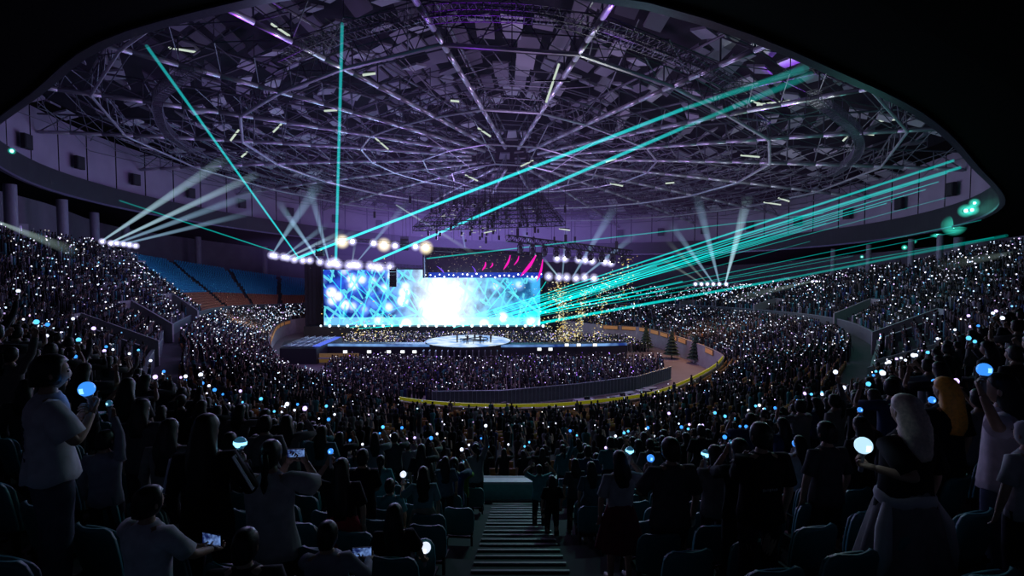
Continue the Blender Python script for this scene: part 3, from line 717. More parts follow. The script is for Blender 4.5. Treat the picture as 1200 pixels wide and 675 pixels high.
def HER():
    h1 = hero(54, 414, 3.7, 'woman in white printed tee and pale wide trousers, standing tall at far left', rz=-.75, stick=(107, 456, .055, E_blue, 1, False), two=True, sd=.12, top=WH, bottom=('trousers', 'pale_trousers', (.10, .11, .16)), loose=1.25, hair='short', seed=1, hem=.86)
    # print of dark broken lettering down the back of her tee (not legible in the photo)
    pr = MB(); r_ = random.Random(4)
    for i in range(9):
        for j in range(3 if i % 2 else 2): pr.box((r_.uniform(-.055, -.035)+j*.045, -.128, .98+i*.034), (r_.uniform(.012, .03), .006, .018))
    pr.build('shirt_print', mat('tee_print', (.05, .06, .10), .8), [c for c in h1.children if c.name.startswith('shirt')][0])
    hero(172, 596, 2.9, 'short-haired person in white shirt hunched low in the left foreground', phone=(243, 622), sit=False, rz=-.3, top=WH, hair='short', seed=2, smin=.8, width=1.1)
    h3 = hero(240, 505, 3.9, 'long-haired woman in black jacket with white sleeve stripes', top=BK, sleeve='long', hairL=.5, seed=3, stick=(284, 520, .05, E_cyan, 1, True), bottom=DT)
    J = LAST[0]; stp = MB()
    for i in (0, 1):
        sx = (-1, 1)[i]
        for q in (-.022, 0, .022):
            off = Vector((sx*.05, -.035, .03)); a_ = J['sh'][i]+off+Vector((0, q, 0)); b_ = J['el'][i]+Vector((sx*.035, -.04, .0))+Vector((0, q, 0)); stp.tube(a_, b_, .006, n=5)
    stp.build('sleeve_stripes', mat('white_stripe', (.7, .72, .9), .6), garment(h3))
    hero(197, 505, 5.0, 'long-haired woman in cream blouse between the tee woman and the striped jacket', top=('cream_blouse', (.22, .21, .2)), sleeve='long', seed=4)
    hero(316, 534, 4.3, 'ponytailed woman in loose white shirt raising a phone, left foreground', top=('white_shirt', (.45, .45, .46)), hair='tail', loose=1.3, phone=(349, 528), seed=5, hem=.72)
    hero(400, 556, 5.3, 'long-haired woman in black top and red skirt left of the stairs', top=BK, hairL=.55, seed=6, bottom=('skirt', 'red_skirt', (.28, .02, .03)), skirtL=.6, stick=(383, 528, .03, E_blue, -1, False))
    hero(446, 548, 8.2, 'woman in bright teal tee left of the stairs', top=TL, hair='tail', seed=7, smin=.8)
    hero(457, 577, 7.2, 'dark-haired person in teal shirt sitting left of the stairs', top=('teal_dim', (.08, .26, .28)), sit=True, hair='short', seed=8, smin=.85)
    hero(496, 556, 6.9, 'long-haired woman in pale teal dress beside the stairs', top=('pale_teal', (.20, .42, .42)), hairL=.4, seed=9, bottom=('skirt', 'cream_skirt', (.4, .36, .28)), stick=(472, 556, .045, E_white, -1, False), smin=.8)
    hero(541, 548, 10.2, 'person in green shirt at the head of the lower stairs', top=('green_shirt', (.10, .22, .04)), hair='short', seed=10, stick=(546, 538, .045, E_cyan, 1, False), smin=.8)
    hero(522, 552, 9.0, 'woman in grey-blue top next to the green shirt', top=('grey_blue', (.10, .15, .2)), hair='long', seed=11, stick=(522, 560, .05, E_blue, -1, True), smin=.8)
    hero(463, 640, 4.6, 'dark-haired person sitting low beside the stairs with a bright white light stick', top=BK, sit=True, hairL=.45, seed=12, stick=(496, 634, .052, E_white, 1, False), smin=.85)
    hero(385, 652, 3.7, 'person in white sleeves filming low down at the bottom edge', top=('white_sleeve', (.3, .3, .36)), sit=True, phone=(421, 642), sleeve='long', hair='short', seed=13, smin=.85)
    hero(290, 655, 3.0, 'dark-haired person in black at the bottom edge left of centre', top=BK, sit=True, hair='short', seed=14, width=1.15, smin=.85)
    hero(425, 572, 6.4, 'short-haired woman in black behind the seated teal shirt', top=BK, hair='short', seed=15, stick=(433, 561, .035, E_cyan, 1, False))
    hero(165, 480, 5.6, 'woman in grey with long hair looking over her shoulder at left', top=('dim_grey', (.07, .07, .08)), hairL=.3, seed=16)
    hero(122, 520, 5.0, 'person in pale jacket crouching behind the tee woman', top=('pale_jacket', (.3, .3, .36)), sleeve='long', hair='short', seed=17, smin=.85, stick=(131, 456, .03, E_cyan, 1, False))
    hero(632, 552, 9.6, 'person in teal tee raising both arms right of the stairs', top=TL, hair='short', seed=20, lw=P(622, 546, 9.7), rw=P(643, 546, 9.7), smin=.75)
    hero(647, 566, 8.6, 'child-sized person in black right of the stairs', top=BK, hair='long', seed=21, smin=.7)
    hero(693, 560, 8.0, 'woman in blue-grey dress right of the stairs', top=('blue_grey', (.08, .14, .17)), hairL=.35, seed=22, bottom=('skirt', 'blue_grey_skirt', (.07, .12, .15)), smin=.8)
    hero(674, 556, 8.9, 'woman in dark top with wavy hair behind the blue-grey dress', top=('dim_grey', (.07, .07, .08)), hairL=.25, seed=23, smin=.8)
    hero(727, 543, 5.6, 'wavy-haired woman in white blouse and dark red plaid skirt', top=('white_blouse', (.42, .44, .46)), hairL=.28, seed=24, bottom=('skirt', 'red_plaid_skirt', (.16, .03, .05)), skirtL=.55, stick=(741, 526, .045, E_cyan, 1, True))
    hero(787, 528, 5.2, 'broad man in grey tee holding a light stick up', top=('grey_tee', (.09, .09, .10)), hair='short', seed=25, width=1.12, stick=(757, 538, .04, E_blue, -1, False))
    hero(839, 541, 5.6, 'bob-haired woman in grey sweater', top=GY, sleeve='long', hairL=.18, seed=26, stick=(822, 531, .05, E_cyan, -1, True))
    h27 = hero(893, 512, 4.2, 'tall man in black printed tee right of centre', top=BK, hair='short', seed=27, width=1.15, smax=1.15, lw=P(872, 540, 4.5))
    pr = MB(); r_ = random.Random(9)
    for i in range(7): pr.box((-.06+i*.02, -.122, 1.14+r_.uniform(-.003, .003)), (.012, .006, r_.choice((.016, .024))))
    pr.build('shirt_print', mat('grey_print', (.3, .3, .32), .8), garment(h27))
    hero(868, 528, 4.9, 'woman in black raising her arms behind the tall man', top=BK, hairL=.3, seed=28, stick=(850, 515, .02, E_cyan, -1, False))
    hero(938, 520, 6.8, 'woman in white long-sleeved top with black hair', top=WH, sleeve='long', hairL=.32, seed=29, stick=(928, 518, .05, E_blue, -1, False), smin=.8)
    hero(970, 508, 5.5, 'man in dark shirt right of the white-topped woman', top=('dim_grey', (.07, .07, .08)), hair='short', seed=30)
    h31 = hero(1064, 482, 3.9, 'blond-haired woman in black top with white shirt tied at her waist', top=BK, hairmat=M_hairb, hairL=.3, seed=31, bottom=('skirt', 'plaid_skirt', (.2, .19, .2)), skirtL=.62, loose=1.2, stick=(1024, 520, .062, E_pearl, -1, False), sd=-.1)
    tw = MB(); n = 28
    tw.loft([[Vector((r1*math.cos(2*PI*i/n), r1*.74*math.sin(2*PI*i/n), z+.012*math.sin(6*PI*i/n))) for i in range(n)] for z, r1 in ((1.0, .185), (.985, .205), (.955, .212), (.925, .205), (.91, .19))])
    for sx in (-1, 1): tapered(tw, [Vector((sx*.17, -.03, .95)), Vector((sx*.25, -.08, .78)), Vector((sx*.27, -.1, .6)), Vector((sx*.29, -.1, .42))], [.03, .05, .055, .03], 8)
    tw.build('tied_shirt', mat('tied_white_shirt', (.5, .5, .52), .85), h31, True)
    h32 = hero(1110, 452, 5.2, 'woman with long orange hair and a red bag', top=BK, hairmat=M_hairo, hairL=.38, seed=32, stick=(1085, 468, .035, E_blue, -1, False))
    bg = empty('handbag', h32.location+Vector((-.36, -.05, .95))); m_ = mat('red_leather', (.4, .02, .05), .4)
    b1 = MB(); b1.loft([[Vector((w*x, .055*y, z)) for x, y in ((-1, -1), (0, -1.3), (1, -1), (1, 1), (0, 1.3), (-1, 1))] for z, w in ((-.14, .13), (-.12, .15), (.08, .13), (.1, .11))]); b1.build('pouch', m_, bg)
    MB().path([Vector((-.11, 0, .1)), Vector((-.02, .0, .38)), Vector((.12, .02, .55)), Vector((.11, 0, .1))], .01, 6).build('strap', m_, bg); tag(bg, 'small dark red shoulder bag worn by the orange-haired woman', 'bag')
    hero(1178, 428, 4.2, 'woman in pale pink tee and jeans with long dark hair, far right', rz=.75, top=('pink_tee', (.62, .52, .58)), hairL=.5, seed=33, bottom=('trousers', 'blue_jeans', (.07, .09, .15)), loose=1.15, stick=(1152, 436, .05, E_blue, -1, False), sd=-.25)
    hero(1204, 560, 3.6, 'person in white cap and white shirt at the right edge', top=('white_shirt', (.45, .45, .46)), hair='short', seed=34, smin=.8, hairmat=mat('white_cap', (.4, .4, .42), .8))
    hero(1010, 500, 6.0, 'dark-haired woman in black raising an arm left of the blond woman', top=BK, hairL=.3, seed=35, stick=(1012, 478, .03, E_blue, 1, False))
HER()
HERO_XY = [(o.location.x, o.location.y) for o in COL.objects if o.name.startswith('person')]
# ================================================================== SEATS
M_seat = mat('teal_seat_plastic', (.03, .17, .19), .45, noise=.15); M_seato = mat('orange_seat_plastic', (.45, .2, .05), .5, noise=.15); M_seatb = mat('blue_seat_plastic', (.03, .30, .50), .5, noise=.15)
def seat_parts():
    bk = MB(); rings = []
    for z, w, y in ((.40, .20, -.16), (.48, .225, -.175), (.62, .235, -.20), (.76, .23, -.225), (.82, .20, -.235), (.845, .15, -.24)):
        fr = [Vector((w*t, y+.045*(abs(t)**2), z)) for t in np.linspace(-1, 1, 9)]; rings.append(fr+[v+Vector((0, -.03, 0)) for v in fr[::-1]])
    bk.loft(rings)
    st = MB(); rings = []
    for y, w, z in ((-.07, .2, .40), (-.08, .215, .50), (-.10, .215, .64), (-.115, .2, .76), (-.12, .16, .79)):
        fr = [Vector((w*t, y-.015*t*t, z)) for t in np.linspace(-1, 1, 9)]; rings.append(fr+[v+Vector((0, -.03, 0)) for v in fr[::-1]])
    st.loft(rings)
    br = MB()
    br.box((0, -.14, .36), (.38, .04, .03))
    for sx in (-1, 1): br.box((sx*.19, -.14, .21), (.03, .05, .42)).box((sx*.19, -.05, .02), (.05, .22, .03)).box((sx*.19, -.06, .385), (.03, .26, .03))
    return bk, st, br
bk, st, br = seat_parts()
def seat_proto():
    r = empty('stadium_seat'); bk.build('backrest', M_seat, r, True); st.build('seat_pan', M_seat, r, True); br.build('bracket', M_black, r); return tag(r, 'teal plastic stadium seat', 'seat', 'x')
proto = seat_proto()
near_seats = []
for s in spots:
    if s[3] == 1 and s[1] < 18 and abs(s[0]) < 20: near_seats.append(s)
near_seats.sort(key=lambda s: (s[0]**2+s[1]**2+(s[2]-16)**2))
# rows nearest the camera, laid along each row
NS_MAX = 230; used_seats = near_seats[:NS_MAX]; seat_keys = set()
for i, s in enumerate(used_seats):
    seat_keys.add((s[0], s[1])); rz = stage_rot(s[0], s[1])*.35
    p0 = floorz(1, s[4]-.01, s[5]+.5); p1 = floorz(1, s[4]+.01, s[5]+.5); rz = math.atan2(p1.y-p0.y, p1.x-p0.x)
    rw = s[5]; side = 'left' if s[0] < 0 else 'right'; q = px((s[0], s[1], s[2]+.7))
    nearst = abs(s[0]-.2) < 1.6
    lab = ('folded teal seat at the aisle end of its row, %s of the central stairs' if nearst else 'folded teal seat in the upper rows on the %s of the central stairs') % side
    grp = ('aisle seats %s of the stairs' if nearst else 'upper-tier seats %s of the stairs') % side
    M = TM((s[0], s[1]-.0, s[2]), rz)@Matrix.Translation((0, -.12, 0))
    if i == 0: proto.matrix_world = M; proto['label'] = lab; proto['group'] = grp
    else: dup(proto, M, lab, grp)
# far seats as one mesh per colour
def simple_seat():
    m = MB(); m.box((0, -.2, .62), (.44, .05, .45)); m.box((0, -.03, .42), (.42, .36, .05)); return np.array(m.v), np.array(m.f)
sv, sf = simple_seat()
def seat_set(lst, name, mt, label):
    if not lst: return
    A = np.array([(s[0], s[1], s[2], stage_rot(s[0], s[1])) for s in lst]); o = link(name, tile(name, sv, sf, A, [mt], None)); tag(o, label, 'seats', None, 'stuff')
rest = [s for s in vacant if (s[0], s[1]) not in seat_keys]
seat_set([s for s in rest if s[3] == 1 and .6 < s[4] < 2.32 and s[5] > 6], 'empty_seating', M_seatb, 'empty blue seats filling the block at far left')
seat_set([s for s in rest if (s[3] == 1 and .6 < s[4] < 2.32 and s[5] <= 6)], 'empty_seating', mat('dim_orange_seat', (.34, .13, .07), .6), 'empty dull orange seats under the blue block')
seat_set([s for s in rest if s[3] == 0], 'empty_seating', M_seato, 'empty orange seats scattered through the lower tier')
seat_set([s for s in rest if s[3] == 1 and not (.6 < s[4] < 2.32)], 'empty_seating', M_seat, 'empty teal seats scattered through the upper tier')
# ================================================================== CROWD
# eight whole figures reused for the nearer spectators
def mid_person(kind):
    rr = random.Random(kind); k = kind
    rw = None; lw = None
    sit = kind in (6, 7)
    zz = -.38 if sit else 0
    if k in (0, 1, 4, 7): rw = Vector((.22, .32, 1.5+zz))
    if k in (1, 2): lw = Vector((-.2, .3, 1.48+zz))
    if k in (3,): rw = Vector((.28, .12, 1.82))
    J = pose_joints(sit, lw, rw, 0, rr.uniform(.92, 1.08)); mb = MB()
    N, E = body_graph(J); V, Fc = skin(N, E, 1); mb.add(V, Fc, 0)
    b, R = head(mb, J['hd'], 0, 0, 0, 12, 9)
    hair_shape(mb, b, R, ('long', 'short', 'long', 'tail')[k % 4], .3+.05*(k % 3), 1, k, 14)
    for i, sx in ((0, -1), (1, 1)): hand(mb, J['el'][i], J['wr'][i], sx, 1.0 if i else .4, 0, 4)
    tv, tf = top_mesh(J, 1.03, 'long' if k % 3 == 0 else 'short'); mb.add(tv, tf, 2)
    bv, bf = bottom_mesh(J, 'skirt' if k in (2, 5) else 'trousers', 1, k); mb.add(bv, bf, 3)
    g = (J['wr'][1]+(J['wr'][1]-J['el'][1]).normalized()*.07) if rw is not None else None
    return mb.mesh('spectator', [M_skin, M_hair, mat('spectator_clothes', (.1, .1, .1), .85, objcol=True), M_dark], True), g
MID = [mid_person(k) for k in range(8)]
people = [p for p in people if not (p[3] == 1 and p[1] < 9.5 and abs(p[0]) < 3.2) and not any((p[0]-hx)**2+(p[1]-hy)**2 < .45**2 for hx, hy in HERO_XY)]
people.sort(key=lambda s: s[0]**2+s[1]**2+(s[2]-16)**2)
NMID = 268
def col_name(c): return c[1]
PAL = [((.012, .012, .015), 'black', 46), ((.05, .05, .06), 'charcoal', 16), ((.24, .24, .27), 'white', 8), ((.05, .18, .20), 'teal', 9), ((.03, .05, .14), 'navy', 6), ((.16, .15, .15), 'grey', 8)]
stk = MB(); a_, g_ = stick_mesh(.036, E_white); stk.add(a_.v, a_.f, 0); stk.add(g_.v, g_.f, 1)
stick_me = {n: stk.mesh('light_stick', [mat('stick_handle', (.5, .5, .55), .4), e]) for n, e in (('white', E_white), ('blue', E_blue), ('pale blue', E_cyan), ('violet', E_vio))}
def where(s):
    x, y = px((s[0], s[1], s[2]+1.4)); t = 'upper' if s[3] == 1 else 'lower'
    side = 'left edge' if x < 150 else 'left' if x < 420 else 'left of stairs' if x < 590 else 'right of stairs' if x < 800 else 'right' if x < 1050 else 'right edge'
    d = math.hypot(s[0], s[1]); dd = 'near rows,' if d < 13 else 'middle rows,' if d < 24 else 'farther rows,'
    return '%s %s tier, %s' % (dd, t, side)
for i, s in enumerate(people[:NMID]):
    r = rng.integers(0, 100); acc = 0
    for c in PAL:
        acc += c[2]
        if r < acc: break
    k = int(rng.integers(0, 8)); 
    if s[3] == 2 and k in (6, 7): k = 0
    me, g = MID[k]; o = link('person', me); rz = stage_rot(s[0], s[1])+random.uniform(-.25, .25); sc = random.uniform(.93, 1.06)
    o.location = (s[0], s[1]+(.12 if s[1] > 0 else 0), s[2]); o.rotation_euler = (0, 0, rz); o.scale = (sc,)*3; o.color = (*c[0], 1); w = where(s)
    pose = ('with one arm raised', 'with both arms raised', 'with left arm raised', 'with hand held high', 'with one arm up', 'with arms down', 'sitting', 'sitting arm raised')[k]
    lab = 'person in %s top %s, %s' % (c[1], pose, w); tag(o, lab, 'person', lab)
    if g is not None and random.random() < .8:
        M = TM(o.location, rz, sc); nm = random.choices(['white', 'blue', 'pale blue', 'violet'], (5, 3, 3, 1))[0]
        q = link('light_stick', stick_me[nm]); q.location = M @ (g+Vector((-.0, .03, .03))); q.rotation_euler = (random.uniform(-.3, .2), random.uniform(-.3, .3), 0)
        lab = '%s light stick of person in %s top, %s' % (nm, c[1], w); tag(q, lab, 'light stick', lab)
far = people[NMID:]
# low template: torso with shoulders, head, hair, one raised arm, legs
def far_template(arm):
    m = MB(); n = 6
    def ring(z, rx, ry): return [Vector((rx*math.cos(2*PI*i/n), ry*math.sin(2*PI*i/n), z)) for i in range(n)]
    m.loft([ring(.0, .12, .1), ring(.75, .17, .12), ring(1.0, .15, .11), ring(1.25, .21, .12), ring(1.38, .19, .09), ring(1.42, .06, .06)], 0, cap=False)
    m.sph((0, 0, 1.54), (.085, .10, .13), 6, 4, 1)
    if arm:
        m.loft([[p+Vector(c) for p in [Vector((.045*math.cos(t), 0.045*math.sin(t), 0)) for t in (0, 2.1, 4.2)]] for c in ((.2, 0, 1.3), (.3, .15, 1.2), (.24, .28, 1.52))], 2)
    q = []
    for f in m.f: q.append(f if len(f) == 4 else (f+(f[-1],) if len(f) == 3 else f))
    # triangulate to keep a uniform array
    tr = []; 
    for f in m.f:
        for i in range(1, len(f)-1): tr.append((f[0], f[i], f[i+1]))
    mi = {}
    for f, a in zip(m.f, m.m):
        for v in f: mi[v] = a
    return np.array(m.v), np.array(tr), np.array([mi.get(i, 0) for i in range(len(m.v))])
PALc = np.array([c[0] for c in PAL]); PALw = np.array([c[2] for c in PAL], float); PALw /= PALw.sum()
M_crowd = mat('crowd_clothes', (.1, .1, .1), .9, vcol=True, noise=.1)
def make_far(lst, label):
    for arm in (0, 1):
        L = [s for i, s in enumerate(lst) if (i % 2) == arm]
        if not L: continue
        TV, TF, TI = far_template(arm); n = len(L)
        A = np.array([(s[0], s[1], s[2], stage_rot(s[0], s[1]), 1) for s in L]); A[:, 3] += rng.uniform(-.4, .4, n); A[:, 4] = rng.uniform(.9, 1.07, n)
        c = PALc[rng.choice(len(PAL), n, p=PALw)]; T = np.repeat(c[:, None, :], len(TV), 1); T[:, TI == 1] = (.018, .014, .012)
        T[:, (TI == 2)] = np.array((.3, .2, .15))*.7
        yield label, tile('crowd', TV, TF, A, [M_crowd], T)
for nm, sel in (('dense crowd of spectators filling the left tiers', lambda s: s[3] < 2 and s[0] < 0), ('dense crowd of spectators filling the right tiers', lambda s: s[3] < 2 and s[0] >= 0), ('standing crowd packed on the floor before the stage', lambda s: s[3] == 2), ('crowd in the pit behind the runway stage', lambda s: s[3] == 3)):
    ms = list(make_far([s for s in far if sel(s)], nm))
    if not ms: continue
    root = empty('crowd'); tag(root, nm, 'crowd', None, 'stuff')
    for lab, me in ms: link('spectators', me, root)
# far light sticks
sv2 = MB().sph((0, 0, 0), .5, 5, 4); sV = np.array(sv2.v); tr = []
for f in sv2.f:
    for i in range(1, len(f)-1): tr.append((f[0], f[i], f[i+1]))
sT = np.array(tr); E_far = emis('far_stick_glow', None, 1.0)
for nm, sel in (('countless white light sticks glowing over the left tiers', lambda s: s[3] < 2 and s[0] < 0), ('countless white light sticks glowing over the right tiers', lambda s: s[3] < 2 and s[0] >= 0), ('light sticks glowing over the floor crowd', lambda s: s[3] == 2), ('light sticks glowing in the pit crowd', lambda s: s[3] == 3)):
    L = [s for s in far if sel(s) and random.random() < ({0: .36, 1: .33 if s[0] < 0 else .38, 2: .30, 3: .8}[s[3]])]
    if not L: continue
    n = len(L); d = np.array([math.hypot(s[0], s[1]) for s in L]); rad = np.clip(.00085*d, .03, .11)*rng.uniform(.6, 1.35, n)
    A = np.array([(s[0]+random.uniform(-.2, .25), s[1]+.15, s[2]+random.uniform(1.25, 1.85), 0, 1) for s in L]); A[:, 4] = rad*2
    b = rng.choice([.35, .8, 1.8, 3.2], n, p=[.3, .35, .25, .1]); hue = np.array([(.78, .80, 1.0), (.55, .75, 1.0), (.2, .55, 1.0), (.7, .5, 1.0), (1.0, .9, .8)])[rng.choice(5, n, p=[.55, .2, .08, .12, .05])]
    if L[0][3] == 3: hue = np.array([(1, .85, .5), (.8, .8, 1.0), (.5, .4, 1)])[rng.choice(3, n)]; b *= .6
    if L[0][3] == 2: hue = np.array([(.8, .8, 1.0), (.55, .4, 1.0), (.35, .15, 1.0)])[rng.choice(3, n, p=[.6, .25, .15])]; b *= 1.1
    T = np.repeat((hue*b[:, None])[:, None, :], len(sV), 1)
    o = link('light_sticks', tile('light_sticks', sV, sT, A, [E_far], T)); tag(o, nm, 'light sticks', None, 'stuff')
# ================================================================== STAGE
M_stage = mat('stage_black', (.02, .02, .028), .5)
SY = 118.0
def rect(mb, p00, p10, p11, p01, mi=0): mb.add([p00, p10, p11, p01], [(0, 1, 2, 3)], mi)
# main stage deck
root = empty('main_stage', (-18, 121, 0)); tag(root, 'long black main stage deck beneath the giant screen', 'stage')
MB().box((-1, 0, 1.2), (56, 12, 2.4)).build('deck', M_stage, root)
fl = MB()
for i in range(26): fl.sph((-25+i*2.0, -6.3, 2.6), .34 if i % 2 else .24, 8, 6)
fl.build('edge_lamps', emis('edge_lamp', (.75, .9, 1), 2.2), root)
# LED screen: picture of drifting white flares on blue with crossing cyan rays
def led_mat():
    m = bpy.data.materials.new('led_picture'); m.use_nodes = True; nt = m.node_tree; N = nt.nodes; L = nt.links; N.clear()
    o = N.new('ShaderNodeOutputMaterial'); e = N.new('ShaderNodeEmission'); L.new(e.outputs[0], o.inputs['Surface'])
    tc = N.new('ShaderNodeTexCoord'); sp = N.new('ShaderNodeSeparateXYZ'); L.new(tc.outputs['Object'], sp.inputs[0])
    def math_(op, a, b=None, c=None):
        n = N.new('ShaderNodeMath'); n.operation = op
        for i, v in enumerate((a, b, c)):
            if v is None: continue
            if isinstance(v, (int, float)): n.inputs[i].default_value = v
            else: L.new(v, n.inputs[i])
        return n.outputs[0]
    X = sp.outputs['X']; Z = sp.outputs['Z']
    def ramp(v, els):
        r = N.new('ShaderNodeValToRGB'); L.new(v, r.inputs[0]); cr = r.color_ramp
        while len(cr.elements) > 1: cr.elements.remove(cr.elements[0])
        cr.elements[0].position = els[0][0]; cr.elements[0].color = (*els[0][1], 1)
        for p, c in els[1:]: k = cr.elements.new(p); k.color = (*c, 1)
        return r.outputs[0]
    xn = math_('DIVIDE', math_('ADD', X, 25), 50)
    base = ramp(xn, [(0, (.015, .06, .6)), (.14, (.04, .12, .85)), (.28, (.05, .2, .9)), (.40, (.2, .5, 1.0)), (.50, (.6, .8, 1.0)), (.62, (.7, .9, 1.0)), (.70, (.2, .6, 1.0)), (.86, (.08, .5, .95)), (1, (.05, .4, .9))])
    nz = N.new('ShaderNodeTexNoise'); nz.inputs['Scale'].default_value = .35; nz.inputs['Detail'].default_value = 4; L.new(tc.outputs['Object'], nz.inputs['Vector'])
    nzr = ramp(nz.outputs['Fac'], [(.38, (.12, .12, .2)), (.62, (1.2, 1.2, 1.1))])
    mul = N.new('ShaderNodeMix'); mul.data_type = 'RGBA'; mul.blend_type = 'MULTIPLY'; mul.inputs[0].default_value = .85; L.new(base, mul.inputs[6]); L.new(nzr, mul.inputs[7])
    # flares
    vo = N.new('ShaderNodeTexVoronoi'); vo.inputs['Scale'].default_value = .27; vo.inputs['Randomness'].default_value = .8; L.new(tc.outputs['Object'], vo.inputs['Vector'])
    bl = ramp(vo.outputs['Distance'], [(0, (1.5, 1.4, 1.6)), (.22, (1.2, 1.2, 1.4)), (.40, (.1, .2, .4)), (.55, (0, 0, 0))])
    ad = N.new('ShaderNodeMix'); ad.data_type = 'RGBA'; ad.blend_type = 'ADD'; ad.inputs[0].default_value = 1; L.new(mul.outputs[2], ad.inputs[6]); L.new(bl, ad.inputs[7])
    # rays
    rays = None
    for ang, per, ph in ((1.05, 3.1, 0), (-.95, 3.9, 1.3), (.62, 5.5, 2.2), (-1.35, 4.4, .7)):
        c = math_('ADD', math_('MULTIPLY', X, math.sin(ang)), math_('MULTIPLY', Z, math.cos(ang))); c = math_('ADD', c, ph)
        f = math_('ABSOLUTE', math_('SUBTRACT', math_('FRACT', math_('DIVIDE', c, per)), .5)); f = math_('LESS_THAN', f, .055)
        rays = f if rays is None else math_('MAXIMUM', rays, f)
    nm = N.new('ShaderNodeTexNoise'); nm.inputs['Scale'].default_value = .22; L.new(tc.outputs['Object'], nm.inputs['Vector'])
    mk = math_('GREATER_THAN', nm.outputs['Fac'], .45); rays = math_('MULTIPLY', rays, mk)
    ra = N.new('ShaderNodeMix'); ra.data_type = 'RGBA'; L.new(math_('MULTIPLY', rays, .8), ra.inputs[0]); L.new(ad.outputs[2], ra.inputs[6]); ra.inputs[7].default_value = (.15, .85, 1.0, 1)
    # hot glow low in the middle
    gx = math_('POWER', math_('DIVIDE', math_('SUBTRACT', X, 2.5), 6), 2); gz = math_('POWER', math_('DIVIDE', math_('ADD', Z, 1), 8), 2)
    g = math_('POWER', 2.718, math_('MULTIPLY', math_('ADD', gx, gz), -1)); hot = N.new('ShaderNodeMix'); hot.data_type = 'RGBA'; hot.blend_type = 'ADD'; L.new(math_('MULTIPLY', g, .75), hot.inputs[0]); L.new(ra.outputs[2], hot.inputs[6]); hot.inputs[7].default_value = (1.3, 1.45, 1.5, 1)
    lowb = math_('MULTIPLY', math_('LESS_THAN', Z, -4.6), .6); st = N.new('ShaderNodeMix'); st.data_type = 'RGBA'; st.blend_type = 'ADD'; L.new(lowb, st.inputs[0]); L.new(hot.outputs[2], st.inputs[6]); st.inputs[7].default_value = (.3, .9, 1, 1)
    L.new(st.outputs[2], e.inputs['Color']); e.inputs['Strength'].default_value = 1.0; return m
a = P(379, 316, SY); b = P(633, 381, SY); W = b.x-a.x; H = a.z-b.z; cx = (a.x+b.x)/2; cz = (a.z+b.z)/2
root = empty('led_screen', (cx, SY, cz)); tag(root, 'giant blue LED screen of white flares and cyan rays behind the stage', 'screen')
s = MB(); s.add([(-W/2, -.1, -H/2), (W/2, -.1, -H/2), (W/2, -.1, H/2), (-W/2, -.1, H/2)], [(0, 1, 2, 3)]); s.build('display', led_mat(), root)
f = MB(); f.box((0, .4, 0), (W+.6, .8, H+.6))
for i in range(13): f.box((-W/2+W*i/12, 1.2, -1), (.25, 1.0, H+2))
f.build('frame', M_black, root)
# black drape walls either side of the screen
for x0, x1, sd_ in ((cx-W/2-5, cx-W/2-.5, 'left'), (cx+W/2+.5, cx+W/2+10, 'right')):
    m = MB(); n = int((x1-x0)/.5); top = [Vector((x0+i*.5, SY+1.5+.15*(i % 2), 17)) for i in range(n)]; bot = [Vector((v.x, v.y, 0)) for v in top]; m.loft([bot, top], close=False)
    tag(m.build('stage_curtain', mat('black_drape', (.02, .018, .03), .9)), 'black drape masking the backstage to the %s of the giant screen' % sd_, 'curtain')
# canopy (dark header with gold and silver specks, blue lower band, magenta streaks)
a = P(498, 290, 112); b = P(637, 326, 112); W2 = b.x-a.x; H2 = a.z-b.z
root = empty('stage_canopy', ((a.x+b.x)/2, 112, (a.z+b.z)/2)); tag(root, 'dark overhead lighting canopy hung in front of the giant screen', 'canopy')
c = MB()
for i in range(5): c.truss((-W2/2, -2+i*1.4, H2/2-.3), (W2/2, -2+i*1.4, H2/2-1.6), .8, .8, 20, .06)
for i in range(11): c.truss((-W2/2+W2*i/10, -2, H2/2-.4-.13*i), (-W2/2+W2*i/10, 3.5, H2/2-.4-.13*i), .5, .5, 8, .05)
c.build('truss_grid', M_black, root)
p = MB(); p.add([(-W2/2, 3.8, -H2/2), (W2/2, 3.8, -H2/2), (W2/2, 3.8, H2/2-1.2), (-W2/2, 3.8, H2/2)], [(0, 1, 2, 3)]); p.box((-W2/2, .8, -.2), (.3, 6, H2-.6)); p.build('back_panel', mat('canopy_panel', (.025, .022, .035), .8), root)
p = MB(); p.box((0, 3.6, -H2/2+.6), (W2, .1, 1.2)); p.build('blue_band', emis('band_blue', (.02, .08, .8), .55), root)
pm_ = MB()
for i in range(26): pm_.sph((-W2/2+.4+i*W2/26, -1.6+random.uniform(-.2, .2), -H2/2+random.uniform(.2, 1.0)), random.uniform(.1, .24), 8, 6)
pm_.build('lamps', emis('canopy_lamp', (1, 1, 1), 3), root)
g = MB()
for i in range(200):
    x = random.uniform(-W2/2, W2/2); z = random.uniform(-H2/2+.8, H2/2-.6); g.box((x, random.uniform(-2.6, 3), z), (random.uniform(.05, .2), .03, random.uniform(.04, .14)))
g.build('sequin_specks', emis('speck_dim', (.6, .5, .4), .5), root)
